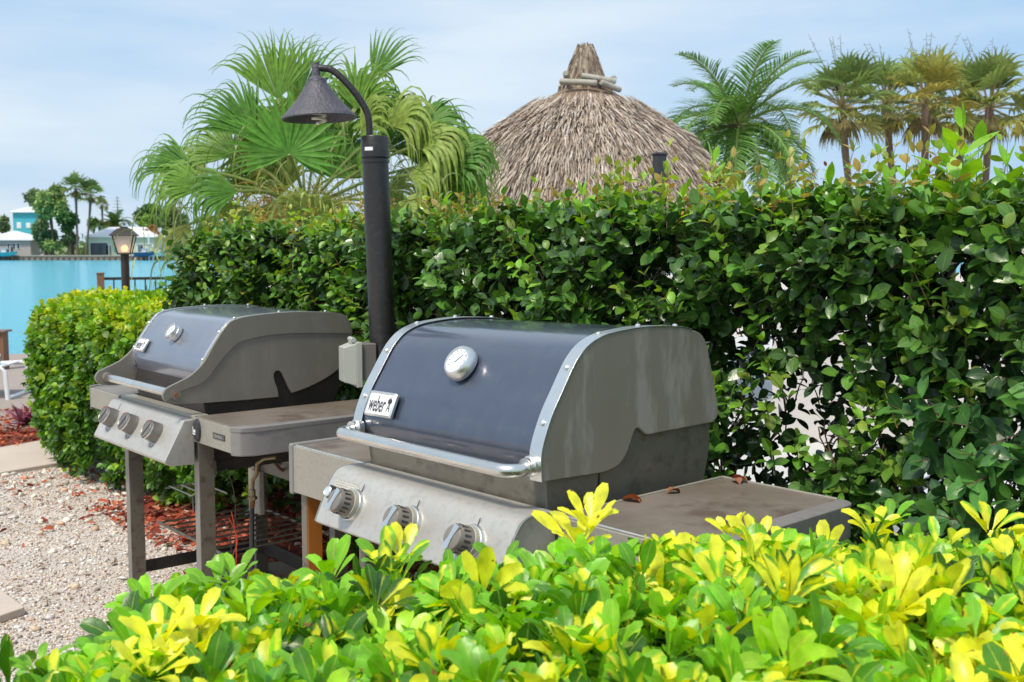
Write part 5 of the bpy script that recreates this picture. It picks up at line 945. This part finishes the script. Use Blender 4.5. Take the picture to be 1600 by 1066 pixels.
far_tree('thin dark tree showing above the turquoise tower', 60, 305, 15, 17, D=255, n=700, cols=dg, lobes=7)
far_tree('dense dark green tree below the large light one', 74, 365, 18, 26, D=231.8, n=1800, cols=dg, lobes=10)
far_tree('round dark green tree left of the two tall far palms', 112, 345, 18, 18, D=233, n=1500, cols=((.05, .11, .03), (.09, .19, .04)), lobes=9)
far_tree('low spreading dark tree beneath the tall far palms', 116, 375, 16, 13, D=234, n=1000, cols=dg, lobes=7)
far_tree('small palm like bush leaning at the far seawall', 84, 382, 12, 14, D=231.5, n=700, cols=lg, lobes=6)
far_tree('dark tree at the far left behind the grey house', 8, 350, 12, 14, D=260, n=700, cols=dg, lobes=6)
far_tree('rounded green tree just left of the fan palm leaves', 240, 335, 27, 22, D=262, n=1900, cols=((.06, .13, .04), (.09, .18, .05)), lobes=12)
far_tree('bright green bush in front of the rounded far tree', 236, 350, 15, 13, D=250, n=900, cols=((.16, .28, .05), (.2, .34, .05)), lobes=7)
far_tree('rusty orange tree beside the pale green house', 234, 366, 15, 15, D=240, n=1200, cols=((.42, .22, .09), (.46, .28, .12), (.34, .2, .08)), lobes=8)
far_tree('low yellow green bush behind the white roof', 175, 350, 12, 6, D=262, n=500, cols=((.25, .25, .05), (.16, .2, .05)), lobes=5)
far_tree('green bush right of the tall palm trunks on the far shore', 149, 348, 7, 12, D=262, n=500, cols=((.14, .28, .05), (.1, .2, .04)), lobes=5)
far_tree('dark tree right of the rusty one at the hedge end', 275, 345, 24, 25, D=258, n=1300, cols=dg, lobes=8)
def far_palm(px, py, R, label, D=DF, ln=0, nl=30): washingtonia('fan_palm', fx(px, D), D, fz(py, D), R, nl, label, 'palms on the far shore', .05, 1, ln, .24, 9, 10, 0)
far_palm(124, 296, 3.4, 'taller of the two close fan palms on the far shore'); far_palm(147, 305, 3.1, 'shorter fan palm beside the tallest one on the far shore', ln=-1.6)
far_palm(164, 321, 1.9, 'tiny distant fan palm above the white roof', D=300)
pinnate_palm('feather_palm', (fx(184, 262), 262, 0), (fx(184, 262), 262, fz(352, 262)), 20, 5.2, (-20, 60), 'feather palm behind the lantern on the far shore', 'palms on the far shore', (.08, .15, .04), .09, 1.5, 26)
pinnate_palm('feather_palm', (fx(158, 262), 262, 0), (fx(158, 262), 262, fz(352, 262)), 14, 3.4, (-20, 40), 'small feather palm above the white roof left of the lantern', 'palms on the far shore', (.06, .14, .04), .08, 1.1, 20)
pt_ = empty('pine_tree', (fx(188, 300), 300, 0), label='narrow layered pine standing above the far feather palm', cat='tree'); b = MB(); b.tube([(0, 0, 0), (0, 0, fz(308, 300))], [.3, .08], 8); b.build('trunk', m_bark, pt_)
pp = []
for k in range(9): zz = fz(350, 300)+(fz(310, 300)-fz(350, 300))*k/8; n = 60; a = RNG.uniform(0, 6.28, n); pp.append(strips(np.tile([0, 0, zz], (n, 1)), np.stack([np.cos(a), np.sin(a), 0*a+.1], 1), np.tile([0, 0, 1.], (n, 1)), (2.6-.22*k)*RNG.uniform(.7, 1.1, n), .16, np.array([.5, 1, .7, .1]), pick(dg, n), .2, 0, 1, .2))
leafobj('crown', pp, m_orangeleaf, pt_)
n = 9000; X = RNG.uniform(-420, 500, n); Z = RNG.uniform(0, 1, n)**1.3*(5+2.5*np.sin(X*.05)+1.5*np.sin(X*.17)); Y = RNG.uniform(330, 350, n)
leafobj('treeline', [strips(np.stack([X, Y, Z], 1), rand_dir(n), nrm(rand_dir(n)+[0, 0, .6]), 2.4, .8, np.array([.5, 1, .5]), pick(dg, n), .2, 0, 1, .2)], m_orangeleaf, kind='stuff', label='distant low belt of trees along the horizon')
# boat lift piles, canopies and bits on the far quay
for i, (px, w_, y0, y1, lb, mt) in enumerate(((241, 2.4, 365, 404, 'tall pale boat lift pile right of the lantern', 'w'), (247, 2.0, 385, 404, 'short pale boat lift pile beside the taller one', 'w'), (2, 3, 392, 408, 'dark mooring pile leftmost on the far quay', 'd'), (24, 2.6, 392, 408, 'dark mooring pile below the grey house windows', 'd'), (30, 3, 388, 408, 'thicker dark mooring pile right of the grey house windows', 'd'))):
    r = empty('mooring_pile', (fx(px), 229.5, 0), label=lb, cat='pile', group='piles along the far quay'); b = MB(); h = fz(y0); b.tube([(0, 0, -2.4), (0, 0, h)], w_*kF/2, 10); b.build('shaft', m_white if mt == 'w' else m_brownwood, r); b = MB(); b.tube([(0, 0, h), (0, 0, h+.35)], [w_*kF/2+.05, .05], 10); b.build('cap', m_white if mt == 'w' else m_dark, r)
def boat(px, D, L, col, label, canopy=None):
    r = empty('boat', (fx(px), D, 0), label=label, cat='boat', group='boats on the far quay'); b = MB(); 
    sec = [(-L/2, .9, 0), (-L/4, 1., 0), (L/5, .85, .05), (L/2, .05, .25)]; v = []
    for x, w_, dz in sec: v += [(x, -w_, 1.1+dz), (x, 0, .2+dz*2), (x, w_, 1.1+dz)]
    b.add(v, [(i*3+a, i*3+a+1, i*3+a+4, i*3+a+3) for i in range(3) for a in (0, 1)]+[(0, 2, 1), (0, 3, 5, 2), (3, 6, 8, 5), (6, 9, 11, 8)]); b.build('hull', M('hull', col, .4), r)
    b = MB(); b.box(-.5, .5, -.4, .4, 1.0, 1.9); b.build('console', m_white, r)
    if canopy: 
        b = MB(); b.box(-L*.3, L*.3, -1, 1, 2.6, 2.75); b.build('canopy', M('canopy', canopy, .7), r, bevel=.05); b = MB()
        for x, y in ((-L*.28, -.9), (L*.28, -.9), (-L*.28, .9), (L*.28, .9)): b.tube([(x, y, 1), (x, y, 2.6)], .04, 6)
        b.build('canopy_frame', m_white, r)
boat(20, 229.0, 5.5, (.1, .45, .5), 'turquoise boat under a dark canopy by the grey house', (.03, .03, .05)); boat(236, 228.6, 4.5, (.05, .09, .2), 'dark blue boat hanging by the tall pale pile', (.03, .08, .25)); boat(254, 229.5, 4., (.7, .7, .72), 'white boat right of the short pale pile')
tn = empty('kayak_tent', (fx(73), 232.4, 0), label='cream upturned shelter on the far lawn under the light green tree', cat='tent'); b = MB(); b.add([(-1.8, -.8, 0), (1.8, -.8, 0), (1.8, .8, 0), (-1.8, .8, 0), (0, 0, 1.3)], [(0, 1, 4), (1, 2, 4), (2, 3, 4), (3, 0, 4), (3, 2, 1, 0)]); b.build('cover', M('cream_canvas', (.62, .52, .36), .8), tn); b = MB(); b.tube([(0, 0, 1.2), (0, 0, 1.5)], .05, 6); b.build('pole_tip', m_white, tn)
